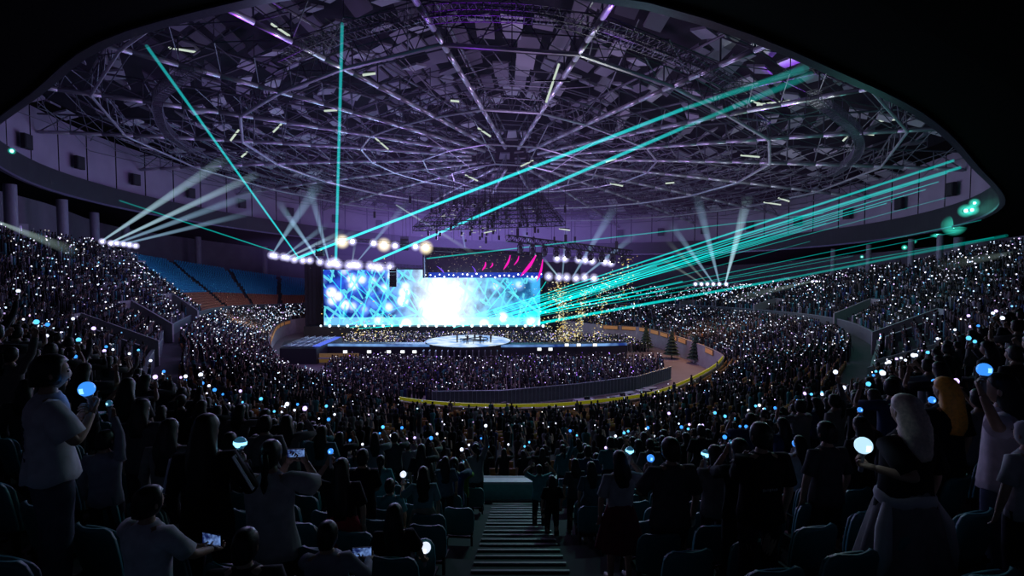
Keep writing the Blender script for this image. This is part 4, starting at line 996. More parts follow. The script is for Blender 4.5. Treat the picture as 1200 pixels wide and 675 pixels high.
# glowing magenta and violet strips
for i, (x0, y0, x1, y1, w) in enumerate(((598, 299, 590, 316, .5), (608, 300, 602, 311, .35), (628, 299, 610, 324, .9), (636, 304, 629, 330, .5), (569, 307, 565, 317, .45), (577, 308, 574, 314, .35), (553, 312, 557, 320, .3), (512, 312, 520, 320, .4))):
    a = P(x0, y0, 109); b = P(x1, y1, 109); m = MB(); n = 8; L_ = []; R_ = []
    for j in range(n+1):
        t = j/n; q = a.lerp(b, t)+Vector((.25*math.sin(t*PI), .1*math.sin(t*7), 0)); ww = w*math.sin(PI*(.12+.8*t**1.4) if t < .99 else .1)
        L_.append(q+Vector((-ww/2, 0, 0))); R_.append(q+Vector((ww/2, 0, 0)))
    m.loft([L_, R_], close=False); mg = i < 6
    tag(m.build('strip', emis('magenta_strip' if mg else 'violet_strip', (1.0, .01, .5) if mg else (.2, .08, .9), 1.0)), ('bright magenta' if mg else 'violet')+' glowing streamer hanging from the stage canopy', 'strip', 'magenta strips under the canopy' if mg else 'violet strips under the canopy')
# runway stage with front fascia
root = empty('runway_stage', (-8, 89, 0)); tag(root, 'low black runway stage with blue glowing rim across the front of the pit', 'stage')
p = MB(); prof = [(-24, 3.2), (-8, 2.2), (8, 1.5), (18, .2), (26, -2)]
rings = []
for x, yo in [(-24, 0), (-15, -.4), (-5, -.8), (6, -1.2), (16, -.8), (24, .2), (28, 1)]:
    rings.append([Vector((x, yo-1.5, -.0)), Vector((x, yo-1.5, 2.55)), Vector((x, yo+1.8, 2.55)), Vector((x, yo+1.8, 0))])
p.loft(rings); p.build('deck', M_stage, root)
sp_ = MB(); rr = [[Vector((r[1].x, r[1].y-.06, 2.28)), Vector((r[1].x, r[1].y-.06, 2.62)), Vector((r[1].x, r[1].y+.5, 2.64))] for r in rings]; sp_.loft(rr, close=False)
m = emis('rim_glow', (.1, .25, 1), .8); nt = m.node_tree; n = nt.nodes.new('ShaderNodeTexNoise'); n.inputs['Scale'].default_value = .35; tc = nt.nodes.new('ShaderNodeTexCoord'); nt.links.new(tc.outputs['Object'], n.inputs['Vector']); cr = nt.nodes.new('ShaderNodeValToRGB')
cr.color_ramp.elements[0].position = .35; cr.color_ramp.elements[0].color = (.02, .05, .25, 1); cr.color_ramp.elements[1].position = .62; cr.color_ramp.elements[1].color = (.25, .5, 1, 1); nt.links.new(n.outputs['Fac'], cr.inputs[0]); nt.links.new(cr.outputs[0], nt.nodes['Emission'].inputs['Color'])
sp_.build('glowing_rim', m, root)
lm = MB().box((0, 0, 0), (.65, .15, .45)).box((0, .1, 0), (.85, .1, .62), 1).mesh('fascia_light', [emis('fascia_white', (.9, .95, 1), 1.6), M_black])
for xi in (405, 433, 456, 472, 486, 632, 645, 664, 678, 697):
    q = P(xi, 410+ (2 if xi < 500 else -1 if xi < 660 else -6), 86.2); o = link('stage_light', lm); o.location = (q.x, 86.0, q.z); tag(o, 'small square white light on the front of the runway stage, %s part' % ('left' if xi < 500 else 'right'), 'light', 'square lights on the runway front, %s part' % ('left' if xi < 500 else 'right'))
# round centre stage
root = empty('round_stage', (-7.8, 91, 0)); tag(root, 'round bright white centre stage at the middle of the runway', 'stage')
d = MB(); R0 = 7.6; d.loft([[Vector((R0*math.cos(2*PI*i/64), R0*math.sin(2*PI*i/64), z)) for i in range(64)] for z in (0, 2.7)]); d.build('drum', M_stage, root, False)
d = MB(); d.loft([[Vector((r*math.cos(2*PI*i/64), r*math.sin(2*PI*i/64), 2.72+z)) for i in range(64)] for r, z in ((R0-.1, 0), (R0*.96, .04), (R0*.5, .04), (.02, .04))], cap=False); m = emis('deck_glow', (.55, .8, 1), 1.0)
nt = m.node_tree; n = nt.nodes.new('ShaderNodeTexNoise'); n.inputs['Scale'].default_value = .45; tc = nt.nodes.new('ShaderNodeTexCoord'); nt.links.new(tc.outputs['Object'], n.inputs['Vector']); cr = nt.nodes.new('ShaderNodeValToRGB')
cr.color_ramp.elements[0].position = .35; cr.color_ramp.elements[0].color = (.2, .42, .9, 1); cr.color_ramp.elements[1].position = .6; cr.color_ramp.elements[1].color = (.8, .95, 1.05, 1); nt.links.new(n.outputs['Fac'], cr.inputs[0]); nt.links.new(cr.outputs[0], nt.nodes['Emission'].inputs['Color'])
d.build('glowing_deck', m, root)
st_ = MB()
for i in range(14): st_.box((-6.6+i*1.0, -8.2, 1.2-.0), (.08, 1.4, 2.2)).box((-6.6+i*1.0, -8.9, 1.5), (.7, .08, .06))
st_.box((0, -8.9, .7), (14, .1, .1)); st_.build('rigging_frame', mat('pale_truss', (.3, .3, .34), .4, .5), root)
# hoop prop with performers
hp_ = MB(); c = Vector((-6.6, 88.5, 3.4)); n = 40
hp_.path([c+Vector((2.4*math.cos(2*PI*i/n), 1.4*math.sin(2*PI*i/n), .12*math.sin(4*PI*i/n))) for i in range(n+1)], .09, 6)
hp_.path([c+Vector((2.1*math.cos(2*PI*i/n), 1.15*math.sin(2*PI*i/n), -.25)) for i in range(n+1)], .06, 6)
for i in range(8): q = c+Vector((2.3*math.cos(2*PI*i/8), 1.3*math.sin(2*PI*i/8), 0)); hp_.tube(q, Vector((q.x, q.y, 2.76)), .05, n=5)
tag(hp_.build('hoop_prop', M_black), 'dark oval hoop prop standing on the round white stage', 'prop')
for i, (dx, dy) in enumerate(((-2.9, -.2), (-1.0, -1.9), (1.2, -1.8), (2.9, -.3), (0, 1.8))):
    o = link('person', MID[(i*3+1) % 6][0]); o.location = (c.x+dx, c.y+dy, 2.77); o.rotation_euler = (0, 0, PI+dx*.3); o.color = (.03, .03, .04, 1); tag(o, 'small dark performer standing around the hoop on the round stage', 'person', 'performers on the round stage')
# side platform left with translucent sloping panels
root = empty('side_platform', (-34.5, 90, 0)); tag(root, 'black side stage platform with sloping glass panels and blue edge at left', 'platform')
b_ = MB(); A4 = [Vector((-5.4, -3.2, 0)), Vector((2.2, -8.2, 0)), Vector((2.6, 4, 0)), Vector((-1.5, 4, 0))]; hh = [3.0, 2.5, 2.9, 3.4]
A4 = [Vector((-5.0, -1.5, 0)), Vector((-3.4, -7.0, 0)), Vector((2.6, -7.0, 0)), Vector((3.2, 4, 0)), Vector((-2.5, 4, 0))]; hh = [3.0, 2.6, 2.6, 3.0, 3.0]
b_.loft([A4, [v+Vector((0, 0, h)) for v, h in zip(A4, hh)]]); b_.build('base', M_stage, root)
gp = MB()
for i in range(4):
    for j in range(3):
        u0 = -2.9+i*1.25; v0 = -6.4+j*3.3; gp.box((u0+.5+.12*j, v0+1.5, 2.85+.1*j), (1.1, 3.0, .06))
gp.build('glass_panel', mat('frosted_glass', (.22, .27, .36), .2, .3, em=(.15, .2, .4), es=.12), root)
fr = MB()
for i in range(5): fr.tube((-3.3+i*1.25, -6.7, 2.85), (-2.9+i*1.25, 3.6, 3.2), .05, n=5)
fr.build('frame', M_steel, root); MB().box((2.5, -1.5, 2.95), (1.1, 10.6, .12)).build('edge_strip', emis('strip_blue_bright', (.12, .2, 1), .9), root)
# golden lit booth next to it and dark tables with gear in the gangway
root = empty('crew_booth', (-28.5, 83.2, 0)); tag(root, 'small amber-lit crew booth below the left end of the runway', 'booth')
MB().box((0, .6, .9), (6.5, .15, 1.5)).build('back_wall', mat('booth_wall', (.25, .17, .08), .8, em=(.6, .35, .1), es=.12), root); MB().box((0, -.2, 1.0), (6.0, .9, .08)).build('counter', M_conc, root)
# ---- floor fence in front of the standing crowd
fence_pts = [Vector((-9, 57.2, 0)), Vector((-1, 57.6, 0)), Vector((8, 61, 0)), Vector((16, 65, 0)), Vector((22.5, 71.5, 0))]
root = empty('crowd_fence', fence_pts[0]); tag(root, 'long pale fence of upright bars holding back the floor crowd', 'fence')
fr = MB(); br_ = MB()
for i in range(len(fence_pts)-1):
    a = fence_pts[i]-fence_pts[0]; b = fence_pts[i+1]-fence_pts[0]; n = int((b-a).length/.5)
    fr.tube(a+Vector((0, 0, 1.9)), b+Vector((0, 0, 1.9)), .06, n=5); fr.tube(a+Vector((0, 0, .15)), b+Vector((0, 0, .15)), .05, n=5)
    for j in range(n): q = a.lerp(b, j/n); br_.tube(q, q+Vector((0, 0, 1.9)), .028, n=4)
    d = (b-a).normalized(); c_ = (a+b)/2; fr.box(c_+Vector((0, 0, 1.0))+Vector((-d.y, d.x, 0))*.12, ((b-a).length, .03, 1.7), 1, math.atan2(d.y, d.x))
M_fence = mat('fence_metal', (.34, .42, .45), .4, .4)
fr.build('frame', [M_fence, mat('fence_cloth', (.13, .16, .18), .8)], root); br_.build('bars', M_fence, root)
# ---- gear cases, covered desks in the gangway behind the fence
cases = MB().box((0, 0, .45), (1.6, .8, .9)).box((0, 0, .93), (1.66, .86, .06), 1)
for sx in (-1, 1):
    cases.box((sx*.79, 0, .45), (.04, .84, .94), 1)
case_me = cases.mesh('gear_case', [M_black, mat('case_edge', (.4, .4, .43), .4, .4)])
desk = MB(); top_ = []
for k, (z, e_) in enumerate(((.95, 0), (.9, .04), (.5, .07), (.1, .12))): top_.append([Vector(((1.1+e_)*sx+.03*math.sin(k*3+sx), (.5+e_)*sy, z)) for sx, sy in ((-1, -1), (1, -1), (1, 1), (-1, 1))])
desk.loft(top_[::-1]); desk.box((.3, 0, 1.1), (.6, .3, .3), 1); desk_me = desk.mesh('covered_desk', [mat('white_cover', (.4, .4, .45), .8), M_black])
for i in range(34):
    t = i/33; xx = -9+27*t+random.uniform(-.5, .5); yy = np.interp(xx, [-9, 0, 9, 16, 22], [52.5, 53.0, 55.5, 60, 66])+random.uniform(-1.2, 2.4); isd = i % 3 == 0
    o = link('covered_desk' if isd else 'gear_case', desk_me if isd else case_me); o.location = (xx, yy, 0); o.rotation_euler = (0, 0, .35+random.uniform(-.3, .3))
    tag(o, 'white-covered equipment desk in the gangway behind the tape line' if isd else 'black flight case with pale edges in the gangway behind the tape line', 'desk' if isd else 'case', 'covered desks in the gangway' if isd else 'flight cases in the gangway')
# artificial trees by the right corner wall
for i, (xi, yi, Y) in enumerate(((787, 412, 88), (757, 402, 96), (815, 416, 84))):
    q = P(xi, yi, Y); root = empty('tree', (q.x, q.y, 0)); tag(root, ('dark conical tree standing against the right corner wall, tallest', 'dark conical tree deepest along the right wall', 'dark conical tree nearest the wall corner')[i], 'tree', None)
    MB().tube((0, 0, 0), (0, 0, 3), .12, .06).build('trunk', M_dark, root); m = MB()
    for k in range(7):
        z = .8+k*.55; R0 = 1.3*(1-k/8); m.loft([[Vector((R0*(1+.2*(j % 2))*math.cos(2*PI*j/18), R0*(1+.2*(j % 2))*math.sin(2*PI*j/18), z)) for j in range(18)], [Vector((R0*.25*math.cos(2*PI*j/18), R0*.25*math.sin(2*PI*j/18), z+.7)) for j in range(18)]])
    m.build('foliage', mat('dark_foliage', (.02, .035, .02), .9), root)
# ---- speaker arrays
def line_array(xi, yi, Y, n, label):
    q = P(xi, yi, Y); root = empty('line_array_speaker', q); tag(root, label, 'speaker'); c = MB()
    for k in range(n): c.box((0, -.04*k*k*.12, -k*.62), (1.5, .9, .56), mtx=Matrix.Rotation(.03*k, 3, 'X'))
    c.build('cabinets', M_black, root); MB().box((0, 0, .5), (1.6, 1, .15)).tube((-.4, 0, .5), (-.1, 0, 12), .03).tube((.4, 0, .5), (.1, 0, 12), .03).build('bumper_and_chain', M_black, root)
line_array(461, 317, 108, 6, 'tall black hanging line array speaker over the left part of the screen')
line_array(474, 281, 104, 4, 'short black hanging speaker cluster above the canopy left end')
line_array(375, 291, 100, 3, 'small tilted black hanging fixture cluster left of the stage')
# ---- lighting truss, right, with moving heads
def moving_head():
    r = empty('moving_head_light'); MB().box((0, 0, -.15), (.5, .45, .25)).build('base', M_black, r)
    MB().box((-.3, 0, -.55), (.07, .25, .6)).box((.3, 0, -.55), (.07, .25, .6)).box((0, 0, -.3), (.6, .25, .07)).build('yoke', M_black, r); yk = [c for c in r.children if c.name.startswith('yoke')][0]
    h = MB(); h.loft([[Vector((rr*math.cos(2*PI*i/14), rr*math.sin(2*PI*i/14), z)) for i in range(14)] for z, rr in ((-.35, .12), (-.42, .2), (-.7, .25), (-1.05, .27), (-1.1, .24))]); h.build('lamp_head', mat('lamp_housing', (.03, .03, .035), .35, .3), yk, True); return r
root = empty('lighting_truss', P(594, 279, 92)); tag(root, 'long black straight lighting truss hanging at upper right of the stage', 'truss')
A_ = P(594, 279, 92); B_ = P(740, 297, 100); MB().truss((0, 0, 0), B_-A_, 1.1, 1.1, 34, .10).build('truss_frame', M_black, root)
cb = MB()
for t in (.08, .45, .87): q = (B_-A_)*t; cb.tube(q, q+Vector((0, 0, 9)), .05, n=4).box(q+Vector((0, 0, 1.2)), (.5, .5, 1.6))
cb.build('hoist_chains', M_black, root)
mh = moving_head(); tag(mh, 'black moving head lamp hanging under the long lighting truss', 'lamp', 'moving head lamps under the long truss')
for i in range(10):
    q = A_.lerp(B_, .1+.83*i/9)+Vector((0, 0, -.5)); M = TM(q, 0, 1.7)
    if i == 0: mh.matrix_world = M
    else: dup(mh, M)
# ---- centre rigging cluster under the roof: catwalk grid with chain motors and small lit items
root = empty('rigging_grid', P(570, 262, 78)); tag(root, 'dark cluster of rigging beams, cables and hoists hanging under the middle of the roof', 'rigging'); off = root.location.copy()
g = MB(); cbl = MB(); lit = MB()
for i in range(8):
    a = P(486+6*i, 268-5*i, 78+3*i); b = P(660-4*i, 262-5*i, 78+3*i); g.truss(a-off, b-off, .7, .7, 20, .05)
for i in range(9):
    t = i/8; a = P(486+174*t, 268-6*t, 78); b = P(528+104*t, 233-6*t, 99); g.truss(a-off, b-off, .6, .6, 12, .045)
for i in range(150):
    q = P(random.gauss(570, 42), random.uniform(232, 282), random.uniform(78, 98)); cbl.tube(q-off, q-off+Vector((0, 0, random.uniform(1, 6))), .035, n=4)
    if i % 2: cbl.box(q-off, (.35, .35, random.uniform(.4, 1.2)))
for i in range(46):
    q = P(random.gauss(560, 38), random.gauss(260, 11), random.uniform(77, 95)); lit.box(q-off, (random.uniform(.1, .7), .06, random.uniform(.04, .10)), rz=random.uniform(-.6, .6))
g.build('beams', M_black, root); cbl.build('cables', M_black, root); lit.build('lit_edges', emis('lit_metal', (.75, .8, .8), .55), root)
# pale batten lights near the ceiling (bright strips)
for i, (x0, y0, x1, y1, Y) in enumerate(((198, 56, 229, 61, 55), (224, 81, 236, 83, 55), (318, 28, 342, 44, 48), (325, 42, 345, 50, 48), (655, 268, 668, 270, 88), (567, 273, 581, 270, 88), (120, 508, 121, 508, 0),
        (887, 123, 925, 118, 60), (880, 118, 900, 125, 60), (1000, 155, 1024, 158, 66), (1030, 142, 1050, 140, 66), (988, 165, 993, 160, 66), (868, 182, 890, 184, 70), (528, 118, 538, 119, 55), (640, 120, 655, 75, 46), (1000, 193, 1030, 196, 74), (912, 232, 925, 236, 80), (895, 237, 915, 240, 80), (560, 150, 575, 160, 60), (440, 162, 455, 175, 62), (545, 205, 560, 212, 70), (610, 195, 625, 188, 70), (715, 215, 730, 218, 75), (320, 155, 330, 145, 66), (270, 165, 280, 152, 62), (283, 184, 290, 178, 66), (710, 190, 722, 186, 72), (780, 215, 790, 214, 74), (380, 130, 395, 129, 60), (425, 88, 440, 86, 50))):
    if Y == 0: continue
    a = P(x0, y0, Y); b = P(x1, y1, Y); o = MB().tube(Vector(), b-a, .11, n=6).box((b-a)/2+Vector((0, 0, .2)), ((b-a).length*.9, .2, .12), 1, math.atan2((b-a).y, (b-a).x)).build('batten_light', [emis('batten_glow', (.85, 1.0, .85), .65), M_black])
    o.location = a; tag(o, 'short pale glowing batten light up among the roof steel', 'light', 'batten lights in the roof')
# ---- lamps
G_w = emis('lamp_white', (1, .97, 1), 9); G_y = emis('lamp_warm', (1, .95, .7), 9); G_t = emis('lamp_teal', (.2, 1, .8), 6)
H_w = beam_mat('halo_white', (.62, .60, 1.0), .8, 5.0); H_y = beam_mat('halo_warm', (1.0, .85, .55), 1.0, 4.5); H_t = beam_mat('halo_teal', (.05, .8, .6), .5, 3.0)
def lamp(x, y, Y, r, G, Hm, hr, label, group):
    q = P(x, y, Y); root = empty('spotlight', q); tag(root, label, 'lamp', group)
    MB().sph((0, 0, 0), r, 12, 8).build('lens', G, root, True); b_ = MB(); b_.loft([[Vector((rr*math.cos(2*PI*i/12), yy, rr*math.sin(2*PI*i/12))) for i in range(12)] for yy, rr in ((r*.3, r*1.05), (r*1.6, r*.9), (r*2.2, r*.4))]); b_.build('housing', M_black, root)
    MB().sph((0, 0, 0), hr, 24, 16).build('glow_halo', Hm, root, True)  # bloom around the lens drawn as an additive glowing sphere
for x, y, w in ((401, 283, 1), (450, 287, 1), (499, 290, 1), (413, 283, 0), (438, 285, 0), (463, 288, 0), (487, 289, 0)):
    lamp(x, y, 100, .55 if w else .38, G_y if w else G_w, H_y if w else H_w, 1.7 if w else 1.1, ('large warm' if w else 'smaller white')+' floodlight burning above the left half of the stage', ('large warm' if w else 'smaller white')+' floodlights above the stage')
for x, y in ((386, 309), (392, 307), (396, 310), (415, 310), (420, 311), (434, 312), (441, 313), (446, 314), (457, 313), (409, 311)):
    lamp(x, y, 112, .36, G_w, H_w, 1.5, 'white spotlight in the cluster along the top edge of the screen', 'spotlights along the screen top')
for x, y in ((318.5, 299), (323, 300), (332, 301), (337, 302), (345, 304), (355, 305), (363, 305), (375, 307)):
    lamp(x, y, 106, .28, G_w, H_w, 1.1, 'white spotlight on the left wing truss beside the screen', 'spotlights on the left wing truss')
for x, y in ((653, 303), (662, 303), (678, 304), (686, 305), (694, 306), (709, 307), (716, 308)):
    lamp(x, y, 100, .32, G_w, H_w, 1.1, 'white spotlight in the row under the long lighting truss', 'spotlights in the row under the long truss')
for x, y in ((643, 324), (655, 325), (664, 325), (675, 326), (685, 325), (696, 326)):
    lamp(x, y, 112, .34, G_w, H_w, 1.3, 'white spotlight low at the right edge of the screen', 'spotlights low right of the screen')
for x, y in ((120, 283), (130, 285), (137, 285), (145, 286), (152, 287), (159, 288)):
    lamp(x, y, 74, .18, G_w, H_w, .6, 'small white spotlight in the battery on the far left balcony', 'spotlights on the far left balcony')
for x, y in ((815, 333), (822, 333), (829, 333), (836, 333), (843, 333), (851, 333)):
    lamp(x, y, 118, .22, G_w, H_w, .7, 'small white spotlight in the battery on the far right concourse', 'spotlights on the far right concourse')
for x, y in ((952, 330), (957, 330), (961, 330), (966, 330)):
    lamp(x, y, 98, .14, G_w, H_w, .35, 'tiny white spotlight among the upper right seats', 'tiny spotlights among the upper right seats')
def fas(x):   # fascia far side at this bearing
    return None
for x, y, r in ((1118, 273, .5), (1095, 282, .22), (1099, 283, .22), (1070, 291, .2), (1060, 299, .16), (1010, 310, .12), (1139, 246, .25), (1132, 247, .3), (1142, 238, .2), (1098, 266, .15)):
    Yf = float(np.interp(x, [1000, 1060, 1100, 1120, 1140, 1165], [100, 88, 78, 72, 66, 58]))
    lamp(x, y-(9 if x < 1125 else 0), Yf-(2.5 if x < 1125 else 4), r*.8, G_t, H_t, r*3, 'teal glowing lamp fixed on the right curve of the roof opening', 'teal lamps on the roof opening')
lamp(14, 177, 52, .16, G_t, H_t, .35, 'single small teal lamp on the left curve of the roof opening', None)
# wing trusses that carry the rows of lamps
for (x0, y0, x1, y1, Y, w, lab) in ((315, 297, 378, 304, 106.8, .5, 'slim black wing truss left of the screen'), (381, 306, 500, 314, 113, .7, 'black truss along the top of the screen'), (396, 280, 505, 287, 100.9, .6, 'black truss carrying the floodlights above the stage'), (648, 301, 722, 306, 100.8, .5, 'black truss carrying the row of lamps right of the stage'), (640, 323, 702, 324, 112.9, .5, 'low black truss right of the screen'), (810, 335, 856, 335, 118.4, .5, 'small truss stand on the far right concourse')):
    a = P(x0, y0, Y); b = P(x1, y1, Y); o = MB().truss(Vector(), b-a, w, w, None, .05).build('lighting_truss', M_black); o.location = a; tag(o, lab, 'truss')
# balcony of the far left battery
a = P(117, 291, 75); b = P(163, 296, 75); root = empty('lighting_balcony', a); tag(root, 'railed dark balcony carrying the spotlight battery at far left', 'balcony')
MB().box((b-a)/2+Vector((0, .5, -1.6)), ((b-a).length, 1.6, .2)).build('platform', M_conc, root); r_ = MB()
for i in range(13): q = (b-a)*(i/12); r_.tube(q+Vector((0, -.3, -1.6)), q+Vector((0, -.3, 0)), .04, n=4)
for z in (0, -.8): r_.tube(Vector((0, -.3, z)), (b-a)+Vector((0, -.3, z)), .05, n=4)
r_.build('railing', M_steel2, root)
# ================================================================== LASERS AND BEAMS
BM = {'laser': beam_mat('laser_teal', (0.0, .78, .74), .62, 1.0, lo=.35), 'laserb': beam_mat('laser_bright', (.02, .85, .88), 1.5, .9, lo=.16), 'laserw': beam_mat('laser_soft', (.0, .62, .56), .4, 1.6, lo=.3), 'cone': beam_mat('spot_beam', (.42, .72, 1.0), .42, 1.8, lo=.0), 'conep': beam_mat('spot_beam_pale', (.55, .75, .72), .20, 1.8, lo=.02), 'conew': beam_mat('spot_beam_white', (.55, .85, 1.0), .6, 1.6, lo=.05), 'laserd': beam_mat('laser_dim', (.0, .55, .5), .5, 1.0, lo=.3)}
def beam(a, b, r0, r1, mt, label, group, name='laser_beam', soft=True):
    a = Vector(a); b = Vector(b); d = b-a; q = d.to_track_quat('Z', 'Y'); n = 12; segs = 8; V = []; Fc = []; al = []
    for k in range(segs+1):
        t = k/segs
        for i in range(n): r = r0+(r1-r0)*t; V.append(q @ Vector((r*math.cos(2*PI*i/n), r*math.sin(2*PI*i/n), 0))+d*t); al.append(t)
    for k in range(segs):
        for i in range(n): j = (i+1) % n; Fc.append((k*n+i, k*n+j, (k+1)*n+j, (k+1)*n+i))
    me = bpy.data.meshes.new(name); me.from_pydata(V, [], Fc); me.materials.append(BM[mt]); me.polygons.foreach_set('use_smooth', [True]*len(Fc))
    at = me.attributes.new('along', 'FLOAT', 'POINT'); at.data.foreach_set('value', al); me.update()
    o = link(name, me); o.location = a; o.visible_shadow = True; return tag(o, label, 'light beam', group)
def roofhit(x, y):
    for Y in np.linspace(30, 130, 400):
        q = P(x, y, Y)
        if q.z > zr((q.x, q.y), .6)+2: return q
    return P(x, y, 100)
beam(P(350, 302, 106), P(172, 54, 38.5), .15, .13, 'laserb', 'bright teal laser beam climbing steeply to the upper left of the roof', None)
beam(P(393.5, 307, 112), P(401, 28, 38), .30, .13, 'laserb', 'vertical bright teal laser beam above the stage', None)
beam(P(345, 304, 106), P(800, 128, 52), .24, .2, 'laserb', 'upper of the two long teal laser beams rising to the right', None)
beam(P(800, 128, 52), P(945, 80, 40), .2, .34, 'laserw', 'wide fading end of the upper long teal laser beam in the roof', None)
beam(P(438, 306, 112), P(800, 150, 54), .26, .2, 'laserb', 'lower of the two long teal laser beams rising to the right', None)
beam(P(800, 150, 54), P(950, 88, 40), .18, .34, 'laserw', 'wide fading end of the lower long teal laser beam in the roof', None)
beam(P(320, 294, 106), P(140, 235, 78), .12, .12, 'laserd', 'thin teal laser beam pointing left below the roof', None)
beam(P(500, 303, 106), P(965, 250, 74), .14, .08, 'laserd', 'thin shallow teal laser beam crossing under the long truss', None)
ends = [(1118, 188, .30), (1126, 196, .32), (1110, 203, .12), (1100, 213, .12), (1085, 222, .12), (1060, 232, .14), (1020, 238, .12), (1108, 232, .09), (1150, 258, .08), (1010, 250, .14), (980, 258, .12), (1120, 272, .08), (940, 268, .14), (900, 276, .16), (960, 280, .10), (860, 284, .15), (1165, 278, .10), (840, 296, .14), (1000, 300, .10)]
for i, (x, y, r) in enumerate(ends):
    Yf = float(np.interp(x, [840, 1000, 1060, 1100, 1130, 1165], [105, 98, 86, 74, 62, 56])); ox = 520+i*5.5; oy = 386-i*.6
    m_ = 'laser' if r > .11 else 'laserd'
    beam(P(ox, oy-random.uniform(0, 6), 100), P(x, y, Yf), .06, r*.62, m_, 'teal laser beam in the wide fan spreading right from the stage', 'teal laser beams fanning right from the stage')
beam(P(620, 381, 98), P(925, 326, 92), .3, .22, 'laser', 'lowest wide teal laser beam above the right-hand crowd', None)
beam(P(925, 326, 92), P(1180, 276, 58), .2, .2, 'laserw', 'fading continuation of the lowest teal laser beam at right', None)
for x, y in ((790, 300), (770, 312), (750, 320), (800, 330), (780, 340), (735, 345)):
    beam(P(random.uniform(540, 600), random.uniform(372, 382), 101), P(x, y, 92), .1, .16, 'laser', 'short teal laser beam crossing the gold confetti', 'short teal beams over the confetti')
for x0, y0, x1, y1 in ((400, 318, 398, 380), (396, 318, 470, 378), (420, 318, 402, 378), (440, 318, 420, 380), (384, 322, 432, 380), (456, 320, 440, 378), (430, 318, 480, 380), (470, 320, 500, 376), (600, 330, 560, 378), (590, 330, 628, 372), (640, 330, 610, 375), (380, 345, 420, 383), (405, 382, 480, 356), (410, 384, 500, 366), (420, 385, 520, 378), (440, 384, 545, 370), (545, 372, 640, 345), (555, 378, 640, 358), (600, 380, 650, 362), (460, 380, 420, 330), (520, 378, 470, 330)):
    beam(P(x0, y0, 114), P(x1, y1, 106), .10, .14, 'laser', 'short cyan beam slanting in front of the giant screen', 'cyan beams crossing before the screen')
for x0, y0, Y0, x1, y1, Y1, r, m_ in ((319, 298, 106, 376, 212, 95, 1.3, 'cone'), (332, 301, 106, 385, 262, 98, .7, 'cone'), (337, 302, 106, 401, 272, 98, .6, 'conew'), (345, 303, 106, 420, 270, 98, .6, 'cone'), (386, 309, 112, 362, 215, 98, .9, 'cone'), (420, 305, 112, 478, 236, 98, .7, 'cone'), (375, 307, 106, 325, 235, 98, .8, 'cone'), (413, 306, 112, 416, 285, 104, .4, 'conew'),
        (120, 282, 74, 262, 188, 66, .75, 'conew'), (130, 284, 74, 300, 205, 68, .6, 'conew'), (137, 285, 74, 310, 222, 68, .7, 'cone'), (145, 286, 74, 300, 248, 70, .5, 'cone'),
        (655, 325, 112, 637, 303, 108, .35, 'conew'), (659, 325, 112, 664, 262, 100, .5, 'cone'), (671, 325, 112, 722, 240, 96, 1.1, 'cone'), (682, 325, 112, 745, 275, 100, .8, 'cone'), (464, 240, 95, 560, 300, 100, .5, 'conep'), (628, 300, 104, 612, 268, 96, .6, 'cone'), (545, 290, 104, 540, 262, 96, .5, 'cone'),
        (850, 332, 118, 876, 232, 104, 1.2, 'conew'), (843, 332, 118, 816, 226, 104, 1.2, 'cone'), (836, 332, 118, 786, 262, 108, .9, 'cone'), (829, 332, 118, 780, 280, 108, .7, 'conep'), (822, 332, 118, 770, 300, 110, .6, 'conep'), (955, 329, 98, 860, 350, 90, .9, 'conep'), (1215, 292, 60, 1100, 312, 56, .7, 'conep'), (-8, 258, 56, 90, 296, 62, .8, 'conep')):
    beam(P(x0, y0, Y0), P(x1, y1, Y1), .13, r, m_, 'soft pale blue spotlight beam in the haze %s' % ('at far left' if x0 < 200 else 'left of the stage' if x0 < 430 else 'at far right' if x0 > 760 else 'above the stage'), 'soft spotlight beams %s' % ('at far left' if x0 < 200 else 'left of the stage' if x0 < 430 else 'at far right' if x0 > 760 else 'above the stage'), 'spotlight_beam')
# ================================================================== CONFETTI
m = MB()
for cxp, x1p, wd, n, y0p, y1p in ((655, 662, 9, 420, 330, 402), (685, 676, 6, 260, 340, 395), (712, 700, 9, 200, 320, 398), (735, 728, 13, 120, 300, 360), (650, 650, 22, 130, 330, 400), (600, 640, 60, 90, 330, 400), (425, 420, 20, 120, 375, 402), (455, 455, 6, 50, 368, 400), (430, 430, 60, 40, 290, 380)):
    for i in range(n):
        t = random.random(); x = cxp+(x1p-cxp)*t+random.gauss(0, wd*.55); y = y0p+(y1p-y0p)*t; q = P(x, y, random.uniform(93, 103)); s_ = random.uniform(.06, .17)
        R = Matrix.Rotation(random.uniform(0, 6), 3, 'Z') @ Matrix.Rotation(random.uniform(0, 6), 3, 'X'); m.add([q+R @ Vector(v) for v in ((-s_, -s_*.6, 0), (s_, -s_*.6, 0), (s_, s_*.6, 0), (-s_, s_*.6, 0))], [(0, 1, 2, 3)], random.choice((0, 0, 1)))
tag(m.build('confetti', [mat('gold_confetti', (.7, .5, .12), .35, .4, em=(.85, .62, .18), es=.75), mat('pale_confetti', (.7, .65, .5), .35, .4, em=(.9, .9, .6), es=.9)]), 'gold and pale confetti falling over the right of the stage', 'confetti', None, 'stuff')
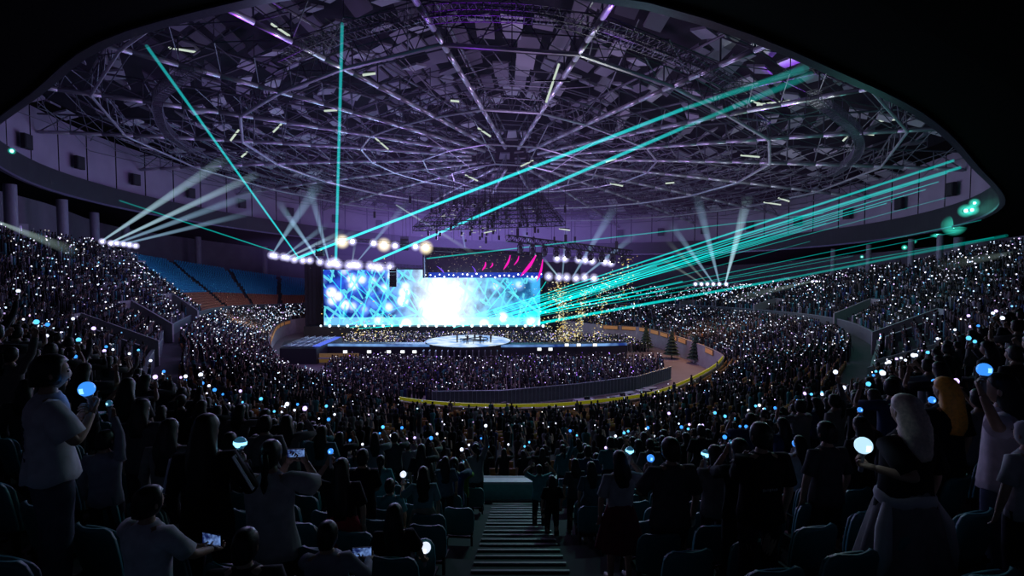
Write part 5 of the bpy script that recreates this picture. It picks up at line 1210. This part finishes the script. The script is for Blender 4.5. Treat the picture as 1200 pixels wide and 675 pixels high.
# ================================================================== HAZE glow (emission-only volumes stand in for lit haze)
def haze(name, loc, sc, col, dens, label, pw=1.4):
    m = bpy.data.materials.new(name); m.use_nodes = True; nt = m.node_tree; nt.nodes.clear(); N = nt.nodes; L = nt.links
    o = N.new('ShaderNodeOutputMaterial'); e = N.new('ShaderNodeEmission'); e.inputs['Color'].default_value = (*col, 1)
    tc = N.new('ShaderNodeTexCoord'); ln = N.new('ShaderNodeVectorMath'); ln.operation = 'LENGTH'; L.new(tc.outputs['Object'], ln.inputs[0])
    s1 = N.new('ShaderNodeMath'); s1.operation = 'SUBTRACT'; s1.inputs[0].default_value = 1; L.new(ln.outputs['Value'], s1.inputs[1]); s1.use_clamp = True
    s2 = N.new('ShaderNodeMath'); s2.operation = 'POWER'; L.new(s1.outputs[0], s2.inputs[0]); s2.inputs[1].default_value = pw
    s3 = N.new('ShaderNodeMath'); s3.operation = 'MULTIPLY'; L.new(s2.outputs[0], s3.inputs[0]); s3.inputs[1].default_value = dens
    L.new(s3.outputs[0], e.inputs['Strength']); L.new(e.outputs[0], o.inputs['Volume'])
    mb = MB().sph((0, 0, 0), 1, 24, 16); ob = mb.build('haze', m); ob.location = loc; ob.scale = sc; return tag(ob, label, 'haze', None, 'stuff')
haze('haze_stage', (-12, 130, 22), (62, 20, 17), (.32, .22, .95), .017, 'violet haze glowing above the stage')  # glow set behind the rig, standing in for violet light on the backdrop
haze('haze_bright', (-10, 114, 9), (14, 9, 8), (.5, .72, 1.0), .03, 'bright white-blue haze in front of the middle of the screen')
haze('haze_dome', (0, 90, 25), (62, 52, 15), (.34, .20, .62), .0010, 'faint purple haze filling the dome', 1.0)
# ================================================================== STAIRS, BARRIER in front
zb0 = 9.5
m = MB(); nn = 34
ns = MB()
for i in range(nn):
    y0 = 12.9-i*.40; z = 14.4-.35*y0+.02
    m.box((.1, y0-.2, z-.5), (1.22, .41, 1.0)); ns.box((.1, y0-.02, z+.005), (1.2, .035, .03))
root = empty('stairs', (0, 0, 0)); tag(root, 'central aisle stairs', 'stairs', None, 'structure'); m.build('steps', mat('stair_concrete', (.055, .055, .06), .85), root); ns.build('nosing_strip', mat('nosing', (.20, .20, .20), .5), root)
root = empty('barrier_wall', (-.15, 13.75, 9.15)); tag(root, 'teal-lit barrier wall with a pale top rail at the foot of the stairs', 'barrier', None, 'structure')
MB().box((0, 0, .45), (1.7, .2, 1.0)).build('panel', mat('barrier_teal', (.25, .6, .56), .7), root); MB().box((0, 0, .98), (1.8, .26, .07)).box((0, -.12, .5), (1.7, .06, .05)).build('top_rail', mat('pale_rail', (.5, .62, .6), .4), root)
# ================================================================== LIGHTS
def light(kind, loc, col, power, size=1, name='light', target=None, spot=None, blend=.6):
    d = bpy.data.lights.new(name, kind); d.color = col; d.energy = power
    if kind == 'AREA': d.shape = 'DISK'; d.size = size
    elif kind in ('POINT', 'SPOT'): d.shadow_soft_size = size
    if spot: d.spot_size = spot; d.spot_blend = blend
    o = bpy.data.objects.new(name, d); COL.objects.link(o); o.location = loc
    if target is not None: o.rotation_euler = (Vector(target)-Vector(loc)).to_track_quat('-Z', 'Y').to_euler()
    return o
light('AREA', (-18, 112, 10), (.35, .55, 1.0), 4500, 16, target=(-10, 60, 4))
light('POINT', (-8, 88, 14), (.6, .6, 1.0), 1800, 4)
light('POINT', (-10, 95, 22), (.55, .32, 1.0), 6500, 3)
light('POINT', (20, 70, 20), (.62, .40, .95), 4200, 3)
light('POINT', (-25, 65, 20), (.50, .30, .95), 3600, 3)
light('POINT', (2, 52, 26), (.66, .48, .95), 2600, 2)
light('POINT', (38, 78, 22), (.55, .60, .70), 2800, 3)
light('POINT', (-40, 80, 22), (.40, .26, .80), 2400, 3)
light('SPOT', (-5, 60, 20), (.30, .0, 1.0), 60000, .5, target=(-2, 34, 36), spot=.35)
light('SPOT', (-22, 60, 20), (.32, .0, 1.0), 45000, .5, target=(-20, 40, 36), spot=.3)
light('SPOT', (30, 70, 20), (.32, .0, 1.0), 45000, .5, target=(28, 52, 36), spot=.3)
light('SPOT', (8, 55, 18), (.32, .0, 1.0), 45000, .5, target=(9, 34, 36), spot=.25)
light('SPOT', (12, 60, 18), (.9, 1.0, .9), 12000, .5, target=(8, 40, 34), spot=.5)
light('SPOT', (25, 60, 18), (.85, 1.0, .92), 14000, .5, target=(26, 50, 34), spot=.6)
light('SPOT', (-15, 60, 18), (.9, 1.0, .95), 9000, .5, target=(-18, 44, 34), spot=.45)
light('AREA', (8, 34, 24), (.35, .85, .85), 420, 4, target=(6, 20, 7))  # soft teal fill added above the near section
light('AREA', (-12, 30, 23), (.55, .65, 1.0), 230, 4, target=(-8, 12, 11))
light('SPOT', (5, 32, 23), (.3, .9, .88), 3800, .6, target=(.5, 11.5, 10), spot=.42, blend=.8)  # added teal spot, brightens the barrier and the people by the stairs
light('POINT', (36, 55, 20), (.2, .9, .75), 900, 2)
light('POINT', (0, 70, 16), (.60, .42, 1.0), 2200, 5)
light('AREA', (30, 88, 12), (1.0, .55, .25), 900, 5, target=(28, 84, 0))
light('AREA', (-48, 90, 9), (1.0, .7, .5), 700, 4, target=(-42, 100, 2))
w = bpy.data.worlds.new('world'); S.world = w; w.use_nodes = True; w.node_tree.nodes['Background'].inputs[0].default_value = (.10, .10, .18, 1); w.node_tree.nodes['Background'].inputs[1].default_value = .01
S.view_settings.view_transform = 'Standard'; S.view_settings.look = 'None'; S.view_settings.exposure = 0
S.cycles.transparent_max_bounces = 48; S.cycles.max_bounces = 5; S.cycles.diffuse_bounces = 2; S.cycles.glossy_bounces = 2; S.cycles.volume_step_rate = 4; S.cycles.use_light_tree = True
S.cycles.volume_bounces = 0
print('OBJECTS', len(COL.objects))
